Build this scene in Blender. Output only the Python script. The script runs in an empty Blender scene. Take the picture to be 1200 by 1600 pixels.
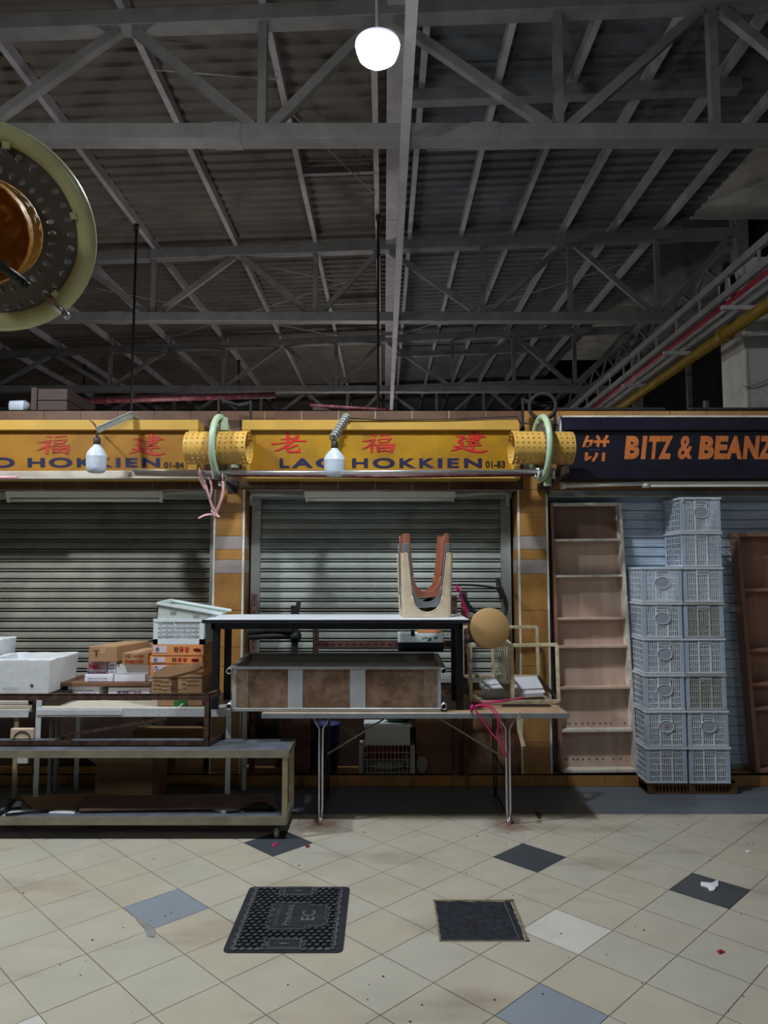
import bpy, math, random
from mathutils import Vector, Matrix

random.seed(11)
SC = bpy.context.scene
COL = SC.collection

# ------------------------------------------------------------------ camera, world, lamp settings, exposure
CAM_H = 1.645
PITCH = 0.08268
FPX = 1120.0
cam_data = bpy.data.cameras.new('camera')
cam_data.sensor_fit = 'VERTICAL'
cam_data.sensor_height = 36.0
cam_data.sensor_width = 27.0
cam_data.lens = FPX / 1600.0 * 36.0
cam_data.clip_start = 0.02
cam = bpy.data.objects.new('camera', cam_data)
cam.location = (0, 0, CAM_H)
cam.rotation_euler = (math.pi / 2 + PITCH, 0, 0)
COL.objects.link(cam)
SC.camera = cam

SC.view_settings.view_transform = 'Standard'
SC.view_settings.look = 'None'
SC.view_settings.gamma = 1.0
SC.view_settings.use_curve_mapping = False
SC.view_settings.exposure = 0.0

world = bpy.data.worlds.new('night')
SC.world = world
world.use_nodes = True
world.node_tree.nodes['Background'].inputs[0].default_value = (0.55, 0.62, 0.75, 1)
world.node_tree.nodes['Background'].inputs[1].default_value = 0.012

LAMP_POS = (-0.036, 3.80, 4.59)      # the hanging lamp over the aisle
LAMP_STRENGTH = 615.0
LAMP2_POS = (-3.45, 3.55, 4.50)     # the next lamp of the row, out of view
LAMP2_STRENGTH = 900.0
LAMP3_POS = (5.2, -1.2, 4.59)       # a dimmer lamp of the row behind the viewer
LAMP3_STRENGTH = 230.0


def unseen_light(name, loc, power, size, colour=(1.0, 0.97, 0.93)):
    """unseen point lights: inferred lamps of the hall beyond, and one added fill"""
    d = bpy.data.lights.new(name, 'POINT')
    d.energy = power
    d.shadow_soft_size = size
    d.color = colour
    o = bpy.data.objects.new(name, d)
    o.location = loc
    COL.objects.link(o)


unseen_light('unseen_hall_light', (-3.5, 11.5, 3.1), 130, 0.25)
unseen_light('unseen_hall_light', (1.6, 13.5, 3.1), 50, 0.25)
unseen_light('unseen_hall_light', (-0.6, 20.0, 3.4), 200, 0.25)
unseen_light('unseen_hall_light', (-1.9, -0.6, 3.3), 40, 0.2)  # added fill light behind the viewer, brightens the near ring


# ------------------------------------------------------------------ picture point -> place
def W(px, py, Y):
    a = (px - 600.0) / FPX
    b = -(py - 800.0) / FPX
    dy = math.cos(PITCH) - b * math.sin(PITCH)
    dz = math.sin(PITCH) + b * math.cos(PITCH)
    return Vector((a / dy * Y, Y, CAM_H + dz / dy * Y))


def WX(px, py, Y):
    return W(px, py, Y).x


def WZ(py, Y):
    return W(600, py, Y).z


def FL(px, py, z=0.0):
    a = (px - 600.0) / FPX
    b = -(py - 800.0) / FPX
    dy = math.cos(PITCH) - b * math.sin(PITCH)
    dz = math.sin(PITCH) + b * math.cos(PITCH)
    t = (z - CAM_H) / dz
    return Vector((a * t, dy * t, z))


# ------------------------------------------------------------------ materials
def s2l(c):
    c = c / 255.0
    return c / 12.92 if c <= 0.04045 else ((c + 0.055) / 1.055) ** 2.4


def rgb(r, g, b):
    return (s2l(r), s2l(g), s2l(b))


def clampc(c):
    return tuple(max(0.0, min(1.0, x)) for x in c)


def mat(name, col, rough=0.6, metal=0.0, var=0.18, scale=6.0, col2=None, stretch=(1, 1, 1), bump=0.0,
        grime=0.0, grime_col=(0.05, 0.04, 0.03), grime_scale=2.5, spec=0.4, detail=6.0, contrast=0.3, trans=0.0):
    m = bpy.data.materials.new(name)
    m.use_nodes = True
    nt = m.node_tree
    N, L = nt.nodes, nt.links
    p = N['Principled BSDF']
    p.inputs['Roughness'].default_value = rough
    p.inputs['Metallic'].default_value = metal
    p.inputs['Specular IOR Level'].default_value = spec
    tc = N.new('ShaderNodeTexCoord')
    mp = N.new('ShaderNodeMapping')
    mp.inputs['Scale'].default_value = stretch
    L.new(tc.outputs['Object'], mp.inputs['Vector'])
    nz = N.new('ShaderNodeTexNoise')
    nz.inputs['Scale'].default_value = scale
    nz.inputs['Detail'].default_value = detail
    L.new(mp.outputs['Vector'], nz.inputs['Vector'])
    rp = N.new('ShaderNodeValToRGB')
    a = clampc(tuple(x * (1 - var) for x in col))
    b = clampc(tuple(x * (1 + var) for x in (col2 if col2 else col)))
    if col2:
        a = clampc(col)
        b = clampc(col2)
    rp.color_ramp.elements[0].position = 0.5 - contrast * 0.5
    rp.color_ramp.elements[1].position = 0.5 + contrast * 0.5
    rp.color_ramp.elements[0].color = (*a, 1)
    rp.color_ramp.elements[1].color = (*b, 1)
    L.new(nz.outputs['Fac'], rp.inputs['Fac'])
    out = rp.outputs['Color']
    if grime > 0:
        n2 = N.new('ShaderNodeTexNoise')
        n2.inputs['Scale'].default_value = grime_scale
        n2.inputs['Detail'].default_value = 9.0
        n2.inputs['Roughness'].default_value = 0.7
        L.new(tc.outputs['Object'], n2.inputs['Vector'])
        r2 = N.new('ShaderNodeValToRGB')
        r2.color_ramp.elements[0].position = 0.46
        r2.color_ramp.elements[1].position = 0.72
        r2.color_ramp.elements[0].color = (0, 0, 0, 1)
        r2.color_ramp.elements[1].color = (grime, grime, grime, 1)
        L.new(n2.outputs['Fac'], r2.inputs['Fac'])
        mx = N.new('ShaderNodeMixRGB')
        mx.inputs['Color2'].default_value = (*grime_col, 1)
        L.new(r2.outputs['Color'], mx.inputs['Fac'])
        L.new(out, mx.inputs['Color1'])
        out = mx.outputs['Color']
    L.new(out, p.inputs['Base Color'])
    if bump > 0:
        bp = N.new('ShaderNodeBump')
        bp.inputs['Strength'].default_value = bump
        bp.inputs['Distance'].default_value = 0.01
        L.new(nz.outputs['Fac'], bp.inputs['Height'])
        L.new(bp.outputs['Normal'], p.inputs['Normal'])
    if trans > 0:
        tr = N.new('ShaderNodeBsdfTranslucent')
        L.new(out, tr.inputs['Color'])
        ms = N.new('ShaderNodeMixShader')
        ms.inputs['Fac'].default_value = trans
        L.new(p.outputs['BSDF'], ms.inputs[1])
        L.new(tr.outputs['BSDF'], ms.inputs[2])
        L.new(ms.outputs['Shader'], N['Material Output'].inputs['Surface'])
    return m


def emit(name, col, strength):
    m = bpy.data.materials.new(name)
    m.use_nodes = True
    p = m.node_tree.nodes['Principled BSDF']
    p.inputs['Base Color'].default_value = (0.9, 0.9, 0.9, 1)
    p.inputs['Emission Color'].default_value = (*col, 1)
    p.inputs['Emission Strength'].default_value = strength
    return m


def wood(name, c1, c2, along='X', rough=0.65, grain=14.0, grime=0.0, grime_col=(0.03, 0.02, 0.015)):
    st = {'X': (0.12, 1, 1), 'Y': (1, 0.12, 1), 'Z': (1, 1, 0.1)}[along]
    return mat(name, c1, rough, 0, 0.2, grain, col2=c2, stretch=st, grime=grime, grime_col=grime_col, contrast=0.45, bump=0.05)


M = {}
M['tile_a'] = None
M['grout'] = mat('floor_grout', (0.16, 0.14, 0.115), 0.9)
M['ochre'] = mat('ochre_wall_tile', rgb(166, 122, 68), 0.32, 0, 0.12, 9, grime=0.25, grime_col=(0.12, 0.07, 0.03))
M['brown_tile'] = mat('brown_wall_tile', rgb(92, 68, 54), 0.4, 0, 0.2, 7, grime=0.35, grime_col=(0.05, 0.035, 0.03))
M['grey_tile'] = mat('grey_wall_tile', rgb(158, 148, 146), 0.4, 0, 0.12, 8, grime=0.3)
M['wall_grout'] = mat('pale_wall_grout', rgb(205, 195, 180), 0.9)
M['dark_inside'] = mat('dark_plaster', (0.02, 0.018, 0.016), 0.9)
M['trim_white'] = mat('white_tile_trim', rgb(222, 220, 210), 0.5, grime=0.3)
M['shutter_green'] = mat('grey_green_shutter_paint', rgb(150, 158, 153), 0.5, 0.15, 0.14, 3.0, grime=0.35, grime_col=(0.09, 0.09, 0.08), grime_scale=3.5, stretch=(1.2, 1, .6))
M['shutter_brown'] = mat('dusty_grey_shutter_paint', rgb(128, 128, 118), 0.55, 0.15, 0.18, 3.0, grime=0.5, grime_col=(0.07, 0.065, 0.05), grime_scale=2.2)
M['shutter_blue'] = mat('blue_grey_shutter_paint', rgb(184, 202, 222), 0.5, 0.05, 0.1, 3.0, grime=0.25, grime_col=(0.12, 0.14, 0.17))
M['rail_grey'] = mat('galvanised_rail', rgb(160, 165, 162), 0.5, 0.35, 0.15, 5, grime=0.35)
M['sign_frame'] = mat('yellow_sign_frame_paint', rgb(188, 150, 68), 0.45, 0, 0.08, 3, grime=0.25, grime_col=(0.25, 0.14, 0.03))
M['sign_panel'] = mat('aged_yellow_sign_paint', rgb(174, 134, 22), 0.4, 0, 0.15, 3, col2=rgb(152, 106, 22), grime=0.6, grime_col=(0.16, 0.09, 0.015), grime_scale=5.0, contrast=0.5)
M['sign_panel_dull'] = mat('dull_orange_sign_paint', rgb(160, 114, 30), 0.45, 0, 0.15, 3, col2=rgb(134, 88, 24), grime=0.5, grime_col=(0.14, 0.075, 0.015), grime_scale=4.0, contrast=0.5)
M['sign_blue'] = mat('navy_sign_paint', rgb(15, 16, 36), 0.5, 0, 0.2, 5, grime=0.25, grime_col=(0.02, 0.02, 0.045))
M['ink_navy'] = mat('navy_lettering', rgb(24, 26, 68), 0.5, var=0.1)
M['ink_black'] = mat('black_lettering', rgb(22, 20, 20), 0.5, var=0.1)
M['ink_red'] = mat('red_lettering', rgb(186, 26, 34), 0.5, var=0.15, scale=20)
M['ink_redbrown'] = mat('faded_red_lettering', rgb(160, 48, 36), 0.5, var=0.15, scale=20)
M['ink_orange'] = mat('orange_lettering', rgb(206, 118, 62), 0.5, var=0.12, scale=20)
M['ink_purple'] = mat('purple_printing', rgb(96, 58, 110), 0.6, var=0.1)
M['ink_blue'] = mat('blue_printing', rgb(88, 84, 140), 0.6, var=0.1)
M['ink_brown'] = mat('brown_printing', rgb(92, 62, 44), 0.7, var=0.1)
M['ink_green'] = mat('green_printing', rgb(40, 110, 58), 0.6, var=0.1)
M['roof_warm'] = mat('dusty_brown_roof_sheet', rgb(114, 106, 98), 0.7, 0.0, 0.15, 1.2, grime=0.3)
M['roof_cool'] = mat('dark_blue_grey_roof_sheet', rgb(104, 109, 116), 0.7, 0.0, 0.15, 1.2, grime=0.3)
M['steel'] = mat('grey_steel_paint', rgb(140, 138, 138), 0.55, 0.1, 0.1, 4, grime=0.3, grime_col=(0.08, 0.075, 0.075))
M['steel_light'] = mat('pale_grey_steel_paint', rgb(188, 184, 190), 0.55, 0.1, 0.1, 4, grime=0.2)
M['concrete'] = mat('pale_concrete', rgb(206, 203, 199), 0.85, 0, 0.12, 2, grime=0.3)
M['dark_steel'] = mat('dark_steel', (0.035, 0.035, 0.038), 0.55, 0.3)
M['black_paint'] = mat('black_table_paint', (0.012, 0.014, 0.022), 0.45, 0.1, 0.2)
M['black_rubber'] = mat('black_rubber', (0.012, 0.012, 0.013), 0.7)
M['red_pipe'] = mat('red_pipe_paint', rgb(140, 28, 40), 0.45)
M['maroon_pipe'] = mat('maroon_pipe_paint', rgb(92, 34, 44), 0.5, grime=0.5, grime_col=(0.3, 0.24, 0.24), grime_scale=14)
M['yellow_pipe'] = mat('yellow_pipe_paint', rgb(132, 106, 32), 0.45)
M['chrome'] = mat('silver_steel_tube', rgb(205, 205, 212), 0.28, 0.85, 0.08, 12)
M['galv'] = mat('galvanised_sheet', rgb(176, 180, 182), 0.42, 0.5, 0.12, 6, grime=0.25, grime_col=(0.15, 0.14, 0.12))
M['galv_strip'] = mat('pale_galvanised_strip', rgb(176, 182, 190), 0.45, 0.3, 0.08, 8)
M['stained_sheet'] = mat('brown_stained_tub_sheet', rgb(100, 72, 55), 0.55, 0.15, 0.2, 7, col2=rgb(150, 126, 108), grime=0.9, grime_col=(0.05, 0.027, 0.016), grime_scale=10, contrast=0.4)
M['tub_inside'] = mat('dull_grey_tub_inside', rgb(168, 164, 152), 0.5, 0.15, 0.15, 5, grime=0.4)
M['trolley_top'] = mat('worn_dark_laminate', rgb(98, 104, 116), 0.42, 0.1, 0.2, 7, grime=0.55, grime_col=(0.05, 0.05, 0.055), grime_scale=6)
M['trolley_edge'] = mat('dull_metal_edging', rgb(150, 146, 130), 0.4, 0.5, 0.12, 8, grime=0.3)
M['trolley_leg'] = mat('dull_cream_steel', rgb(158, 146, 116), 0.5, 0.2, 0.15, 8, grime=0.4, grime_col=(0.06, 0.05, 0.03))
M['caster'] = mat('grey_caster_rubber', rgb(165, 160, 148), 0.6, grime=0.3)
M['rust'] = mat('rusty_brown_steel', rgb(92, 68, 58), 0.75, 0.15, 0.3, 20, col2=rgb(58, 40, 34), bump=0.1)
M['rust_red'] = mat('red_brown_slotted_steel', rgb(100, 66, 60), 0.7, 0.1, 0.25, 14)
M['white_metal'] = mat('chipped_white_steel', rgb(216, 221, 226), 0.5, 0.1, 0.06, 9, grime=0.45, grime_col=(0.2, 0.15, 0.09), grime_scale=9)
M['offwhite_board'] = mat('off_white_table_board', rgb(198, 192, 176), 0.6, 0, 0.06, 5, grime=0.35, grime_col=(0.28, 0.22, 0.13), grime_scale=5)
M['table_edge'] = mat('grey_table_edging', rgb(136, 142, 150), 0.45, 0.3, 0.1, 9)
M['white_laminate'] = mat('white_laminate', rgb(216, 222, 232), 0.45, 0, 0.05, 5, grime=0.12)
M['table_top_brown'] = mat('worn_tan_table_top', rgb(178, 146, 116), 0.55, 0, 0.15, 9, grime=0.4, grime_col=(0.12, 0.07, 0.04))
M['styro'] = mat('dirty_white_styrofoam', rgb(230, 236, 242), 0.8, 0, 0.05, 7, grime=0.4, grime_col=(0.42, 0.36, 0.26), grime_scale=4, bump=0.15)
M['card'] = mat('brown_cardboard', rgb(172, 136, 102), 0.8, 0, 0.1, 5, grime=0.15, grime_col=(0.2, 0.12, 0.07))
M['card_dark'] = mat('worn_brown_cardboard', rgb(160, 126, 94), 0.85, 0, 0.12, 6, grime=0.3, grime_col=(0.15, 0.09, 0.05))
M['card_orange'] = mat('orange_printed_card', rgb(232, 156, 98), 0.7, 0, 0.08, 5)
M['card_tape'] = mat('buff_tape', rgb(186, 158, 124), 0.4, 0, 0.06, 5)
M['card_white'] = mat('white_card', rgb(232, 234, 246), 0.6, 0, 0.05, 6, grime=0.12)
M['card_label'] = mat('lilac_label', rgb(222, 208, 220), 0.6, 0, 0.05, 6)
M['clear_bag'] = mat('shiny_printed_film', rgb(206, 190, 196), 0.2, 0.1, 0.3, 30, col2=rgb(120, 90, 110), contrast=0.5, bump=0.4)
M['plastic_white'] = mat('white_plastic', rgb(226, 236, 244), 0.45, 0, 0.05, 6, grime=0.1)
M['plastic_pale_green'] = mat('pale_grey_green_plastic', rgb(200, 212, 206), 0.45, 0, 0.06, 6, grime=0.2)
M['crate_clear'] = mat('cloudy_clear_plastic', rgb(222, 231, 243), 0.35, 0, 0.04, 8, trans=0.12)
M['crate_solid'] = mat('cloudy_blue_grey_plastic', rgb(180, 198, 220), 0.4, 0, 0.06, 8, trans=0.12)
M['crate_dull'] = mat('dusty_clear_plastic', rgb(206, 208, 206), 0.4, 0, 0.1, 8, grime=0.2, trans=0.3)
M['plate'] = mat('blue_grey_oval_plastic', rgb(160, 172, 188), 0.45, 0, 0.06, 8, trans=0.1)
M['pallet_brown'] = mat('brown_plastic_pallet', rgb(96, 66, 36), 0.6, 0, 0.2, 8)
M['shelf_white'] = mat('chipped_white_wood', rgb(222, 216, 208), 0.6, 0, 0.1, 12, grime=0.6, grime_col=(0.16, 0.1, 0.07), grime_scale=11)
M['shelf_ply'] = wood('pale_pinkish_plywood', rgb(208, 184, 168), rgb(190, 162, 146), 'Z', grime=0.25, grime_col=(0.16, 0.1, 0.08))
M['shelf_ply_dark'] = wood('dark_brown_board', rgb(132, 106, 94), rgb(112, 88, 78), 'Z')
M['shelf_brown'] = wood('reddish_brown_timber', rgb(164, 124, 106), rgb(132, 96, 82), 'Z')
M['cabinet_ply'] = wood('red_brown_plywood', rgb(172, 132, 114), rgb(142, 102, 88), 'Z', grime=0.2, grime_col=(0.22, 0.17, 0.15))
M['old_wood'] = wood('old_dark_wood', rgb(62, 46, 39), rgb(44, 33, 29), 'X')
M['plank'] = wood('weathered_grey_plank', rgb(210, 202, 190), rgb(168, 158, 148), 'X', grime=0.3)
M['stool_wood'] = wood('light_beech_seat', rgb(196, 160, 110), rgb(178, 140, 92), 'X', rough=0.45, grain=9)
M['stool_leg'] = wood('dark_stool_leg', rgb(92, 60, 44), rgb(72, 46, 34), 'Z')
M['stool_cream'] = mat('cream_stool_plastic', rgb(218, 200, 172), 0.4, 0, 0.1, 6, grime=0.35, grime_col=(0.3, 0.2, 0.1), grime_scale=8)
M['stool_grey'] = mat('grey_stool_plastic', rgb(112, 118, 124), 0.4, 0, 0.15, 12, grime=0.35, grime_col=(0.35, 0.36, 0.36), grime_scale=16)
M['stool_brown'] = mat('red_brown_stool_plastic', rgb(160, 98, 76), 0.4, 0, 0.12, 8, grime=0.3, grime_col=(0.3, 0.2, 0.16), grime_scale=12)
M['rack_cream'] = mat('chipped_cream_steel', rgb(220, 208, 174), 0.5, 0.05, 0.08, 9, grime=0.6, grime_col=(0.09, 0.05, 0.03), grime_scale=16)
M['paper'] = mat('white_paper', rgb(222, 224, 234), 0.8, 0, 0.04, 9)
M['string_pink'] = mat('bright_pink_raffia', rgb(206, 44, 110), 0.4, 0, 0.12, 12)
M['string_pale'] = mat('faded_pink_raffia', rgb(206, 158, 166), 0.4, 0, 0.12, 12)
M['ring_green'] = mat('pale_green_enamel', rgb(170, 192, 164), 0.3, 0, 0.06, 5, grime=0.2, grime_col=(0.25, 0.27, 0.14), grime_scale=5)
M['ring_olive'] = mat('olive_green_enamel', rgb(206, 212, 164), 0.25, 0, 0.08, 5, grime=0.3, grime_col=(0.2, 0.19, 0.07), grime_scale=6)
M['drum_yellow'] = mat('yellow_drum_enamel', rgb(206, 164, 84), 0.4, 0, 0.06, 5, grime=0.2, grime_col=(0.35, 0.2, 0.05))
M['drum_orange'] = mat('amber_drum_enamel', rgb(214, 150, 62), 0.35, 0, 0.08, 5, grime=0.25, grime_col=(0.2, 0.1, 0.02))
M['mesh_disc'] = mat('grey_metal_disc', rgb(104, 104, 98), 0.4, 0.4, 0.12, 8)
M['bulb_white'] = mat('milky_bulb_plastic', rgb(206, 218, 234), 0.35, 0, 0.03, 5, trans=0.15)
M['bulb_base'] = mat('black_bulb_holder', (0.018, 0.015, 0.016), 0.5)
M['light_body'] = mat('white_batten_enamel', rgb(226, 226, 220), 0.45, 0, 0.05, 5, grime=0.2)
M['tube_off'] = mat('unlit_glass_tube', rgb(232, 234, 230), 0.2, 0, 0.04, 5)
M['cast_black'] = mat('black_composite', (0.022, 0.025, 0.034), 0.5, 0, 0.2, 12, grime=0.25, grime_col=(0.05, 0.05, 0.05), grime_scale=14)
M['cast_ridge'] = mat('worn_grey_ridge', (0.11, 0.118, 0.135), 0.5, 0, 0.2, 12)
M['bitumen'] = mat('black_bitumen_fill', (0.014, 0.016, 0.026), 0.6, 0, 0.35, 30, bump=0.6, grime=0.5, grime_col=(0.035, 0.04, 0.05), grime_scale=30)
M['pit_frame'] = mat('worn_steel_pit_frame', rgb(150, 140, 118), 0.5, 0.3, 0.2, 25, grime=0.6, grime_col=(0.05, 0.04, 0.03), grime_scale=20)
M['bin_blue'] = mat('dark_blue_plastic', rgb(36, 44, 92), 0.5)
M['bag_red'] = mat('red_plastic', rgb(120, 28, 34), 0.5, 0, 0.3, 16)
M['green_plastic'] = mat('dark_green_plastic', rgb(24, 70, 40), 0.5)
M['clear_plastic'] = mat('cloudy_film', rgb(170, 172, 170), 0.25, 0, 0.2, 14, trans=0.3)
M['under_board'] = wood('plain_brown_board', rgb(132, 98, 74), rgb(112, 82, 62), 'X', grime=0.25)
M['tape_strip'] = mat('curled_buff_strip', rgb(186, 168, 146), 0.6)
M['leaf'] = mat('dry_leaf', rgb(70, 58, 42), 0.8)
M['petal'] = mat('crimson_scrap', rgb(150, 30, 60), 0.6)
M['bucket'] = mat('white_bucket_plastic', rgb(176, 186, 200), 0.5)


# ------------------------------------------------------------------ mesh builder
class MB:
    def __init__(self):
        self.v, self.f, self.m, self.s = [], [], [], []

    def add(self, verts, faces, m=0, smooth=False):
        o = len(self.v)
        self.v.extend(Vector(p) for p in verts)
        for f in faces:
            self.f.append(tuple(i + o for i in f))
            self.m.append(m)
            self.s.append(smooth)
        return self

    def hexa(self, p, m=0):
        """p: 4 points of one face in order, then the 4 of the opposite face"""
        return self.add(p, [(0, 1, 2, 3), (7, 6, 5, 4), (0, 4, 5, 1), (1, 5, 6, 2), (2, 6, 7, 3), (3, 7, 4, 0)], m)

    def box(self, x0, x1, y0, y1, z0, z1, m=0):
        return self.hexa([(x0, y0, z0), (x0, y1, z0), (x1, y1, z0), (x1, y0, z0),
                          (x0, y0, z1), (x0, y1, z1), (x1, y1, z1), (x1, y0, z1)], m)

    def bar(self, p0, p1, w, h, up=(0, 0, 1), m=0):
        p0, p1 = Vector(p0), Vector(p1)
        d = (p1 - p0).normalized()
        u = Vector(up)
        s = d.cross(u)
        if s.length < 1e-4:
            s = d.cross(Vector((0, 1, 0)))
        s.normalize()
        u = s.cross(d).normalized()
        a, b = s * (w / 2), u * (h / 2)
        return self.hexa([p0 - a - b, p0 + a - b, p0 + a + b, p0 - a + b,
                          p1 - a - b, p1 + a - b, p1 + a + b, p1 - a + b], m)

    def angle(self, p0, p1, w, t, a, b, m=0):
        """angle iron: two thin legs along directions a and b"""
        p0, p1, a, b = Vector(p0), Vector(p1), Vector(a).normalized(), Vector(b).normalized()
        self.hexa([p0, p0 + a * w, p0 + a * w + b * t, p0 + b * t, p1, p1 + a * w, p1 + a * w + b * t, p1 + b * t], m)
        self.hexa([p0, p0 + b * w, p0 + b * w + a * t, p0 + a * t, p1, p1 + b * w, p1 + b * w + a * t, p1 + a * t], m)
        return self

    def tube(self, pts, r, n=10, m=0, closed=False, flat=None):
        pts = [Vector(p) for p in pts]
        k = len(pts)
        rs = r if isinstance(r, (list, tuple)) else [r] * k
        T = []
        for i in range(k):
            if closed:
                t = pts[(i + 1) % k] - pts[i - 1]
            else:
                t = pts[min(i + 1, k - 1)] - pts[max(i - 1, 0)]
            T.append(t.normalized())
        nrm = T[0].orthogonal().normalized()
        vs = []
        for i in range(k):
            nrm = (nrm - T[i] * nrm.dot(T[i])).normalized()
            bi = T[i].cross(nrm)
            for j in range(n):
                a = 2 * math.pi * j / n
                q = nrm * math.cos(a) + bi * math.sin(a) * (flat if flat else 1)
                vs.append(pts[i] + q * rs[i])
        fs = []
        for i in range(k if closed else k - 1):
            for j in range(n):
                a, b = i * n + j, i * n + (j + 1) % n
                c, d = ((i + 1) % k) * n + (j + 1) % n, ((i + 1) % k) * n + j
                fs.append((a, b, c, d))
        self.add(vs, fs, m, n > 5)
        if not closed:
            o = len(self.v) - len(vs)
            self.f.append(tuple(o + j for j in reversed(range(n)))); self.m.append(m); self.s.append(False)
            self.f.append(tuple(o + (k - 1) * n + j for j in range(n))); self.m.append(m); self.s.append(False)
        return self

    def pipe(self, p0, p1, r, wall=0.25, n=16, m=0):
        """hollow straight pipe"""
        p0, p1 = Vector(p0), Vector(p1)
        t = (p1 - p0).normalized()
        a = t.orthogonal().normalized()
        b = t.cross(a)
        ring = lambda c, rr: [c + (a * math.cos(2 * math.pi * j / n) + b * math.sin(2 * math.pi * j / n)) * rr for j in range(n)]
        ri = r * (1 - wall)
        vs = ring(p0, r) + ring(p1, r) + ring(p1, ri) + ring(p0, ri)
        fs = []
        for q in range(4):
            for j in range(n):
                fs.append((q * n + j, q * n + (j + 1) % n, ((q + 1) % 4) * n + (j + 1) % n, ((q + 1) % 4) * n + j))
        return self.add(vs, fs, m, True)

    def lathe(self, prof, origin=(0, 0, 0), axis=(0, 0, 1), n=24, m=0, smooth=True):
        o, ax = Vector(origin), Vector(axis).normalized()
        a = ax.orthogonal().normalized()
        b = ax.cross(a)
        vs, fs = [], []
        for r, h in prof:
            for j in range(n):
                t = 2 * math.pi * j / n
                vs.append(o + ax * h + (a * math.cos(t) + b * math.sin(t)) * max(r, 1e-4))
        for i in range(len(prof) - 1):
            for j in range(n):
                fs.append((i * n + j, i * n + (j + 1) % n, (i + 1) * n + (j + 1) % n, (i + 1) * n + j))
        return self.add(vs, fs, m, smooth)

    def torus(self, c, axis, R, r, n=56, k=14, m=0):
        c, ax = Vector(c), Vector(axis).normalized()
        a = ax.orthogonal().normalized()
        b = ax.cross(a)
        pts = [c + (a * math.cos(2 * math.pi * i / n) + b * math.sin(2 * math.pi * i / n)) * R for i in range(n)]
        return self.tube(pts, r, k, m, closed=True)

    def prism(self, poly, f, depth, m=0):
        """poly of (a,b) mapped by f(a,b) -> Vector, thickened by the vector depth"""
        p = [f(a, b) for a, b in poly]
        q = [x + Vector(depth) for x in p]
        n = len(p)
        fs = [tuple(range(n)), tuple(reversed(range(n, 2 * n)))]
        fs += [(i, (i + 1) % n, n + (i + 1) % n, n + i) for i in range(n)]
        return self.add(p + q, fs, m)

    def perforated(self, fn, nu, nv, frac=0.35, m=0, sides=8):
        """closed-round sheet fn(u,v), u,v in cells, one round hole in each cell"""
        share = {}
        for i in range(nu):
            for j in range(nv):
                cor = [(i, j), (i + 1, j), (i + 1, j + 1), (i, j + 1)]
                hole = [(i + .5 + frac * math.cos(math.pi * 2 * k / sides + math.pi / 4), j + .5 + frac * math.sin(math.pi * 2 * k / sides + math.pi / 4)) for k in range(sides)]
                # hole index 0 faces corner 2 (i+1,j+1), 2 faces corner 3, 4 faces corner 0, 6 faces corner 1
                ids = []
                for c in cor:
                    key = (c[0] % nu, c[1])
                    if key not in share:
                        share[key] = len(self.v)
                        self.v.append(Vector(fn(*c)))
                    ids.append(share[key])
                h0 = len(self.v)
                self.v.extend(Vector(fn(*h)) for h in hole)
                ids += [h0 + k for k in range(sides)]
                H = lambda k: 4 + (k % sides)
                fs = []
                for ci, hk in ((2, 0), (3, 2), (0, 4), (1, 6)):
                    nx = {2: 3, 3: 0, 0: 1, 1: 2}[ci]
                    fs.append((ci, H(hk), H(hk + 1)))
                    fs.append((ci, H(hk + 1), H(hk + 2), nx))
                for f in fs:
                    self.f.append(tuple(ids[q] for q in f))
                    self.m.append(m)
                    self.s.append(True)
        return self

    def build(self, name, mats, parent=None, bevel=0.0, local=False, seg=1, solid=0.0, sharp=True):
        me = bpy.data.meshes.new(name)
        off = Vector((0, 0, 0))
        if parent is not None and not local:
            q = parent
            while q is not None:
                off += q.location
                q = q.parent
        me.from_pydata([tuple(p - off) for p in self.v], [], self.f)
        if not isinstance(mats, (list, tuple)):
            mats = [mats]
        for mm in mats:
            me.materials.append(mm)
        me.polygons.foreach_set('material_index', self.m)
        me.polygons.foreach_set('use_smooth', self.s)
        me.update()
        o = bpy.data.objects.new(name, me)
        COL.objects.link(o)
        if parent is not None:
            o.parent = parent
        if solid:
            md = o.modifiers.new('thickness', 'SOLIDIFY')
            md.thickness = solid
            md.offset = 0
        if solid and sharp:
            md = o.modifiers.new('sharp', 'EDGE_SPLIT')
            md.split_angle = math.radians(45)
        if bevel:
            md = o.modifiers.new('edge', 'BEVEL')
            md.width = bevel
            md.segments = seg
            md.limit_method = 'ANGLE'
            md.angle_limit = math.radians(40)
        return o


def tag(o, label=None, cat=None, group=None, kind=None):
    if label:
        o['label'] = label
    if cat:
        o['category'] = cat
    if group:
        o['group'] = group
    if kind:
        o['kind'] = kind
    return o


def thing(name, label, cat, loc=(0, 0, 0), group=None):
    o = bpy.data.objects.new(name, None)
    o.empty_display_size = 0.05
    o.location = loc
    COL.objects.link(o)
    return tag(o, label, cat, group)


def struct(o):
    o['kind'] = 'structure'
    return o


def dup(root, loc, label=None, group=None):
    r = root.copy()
    COL.objects.link(r)
    r.location = loc
    if label:
        r['label'] = label
    if group:
        r['group'] = group
    for ch in list(root.children):
        c = ch.copy()
        COL.objects.link(c)
        c.parent = r
        for g in list(ch.children):
            d = g.copy()
            COL.objects.link(d)
            d.parent = c
    return r


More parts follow.
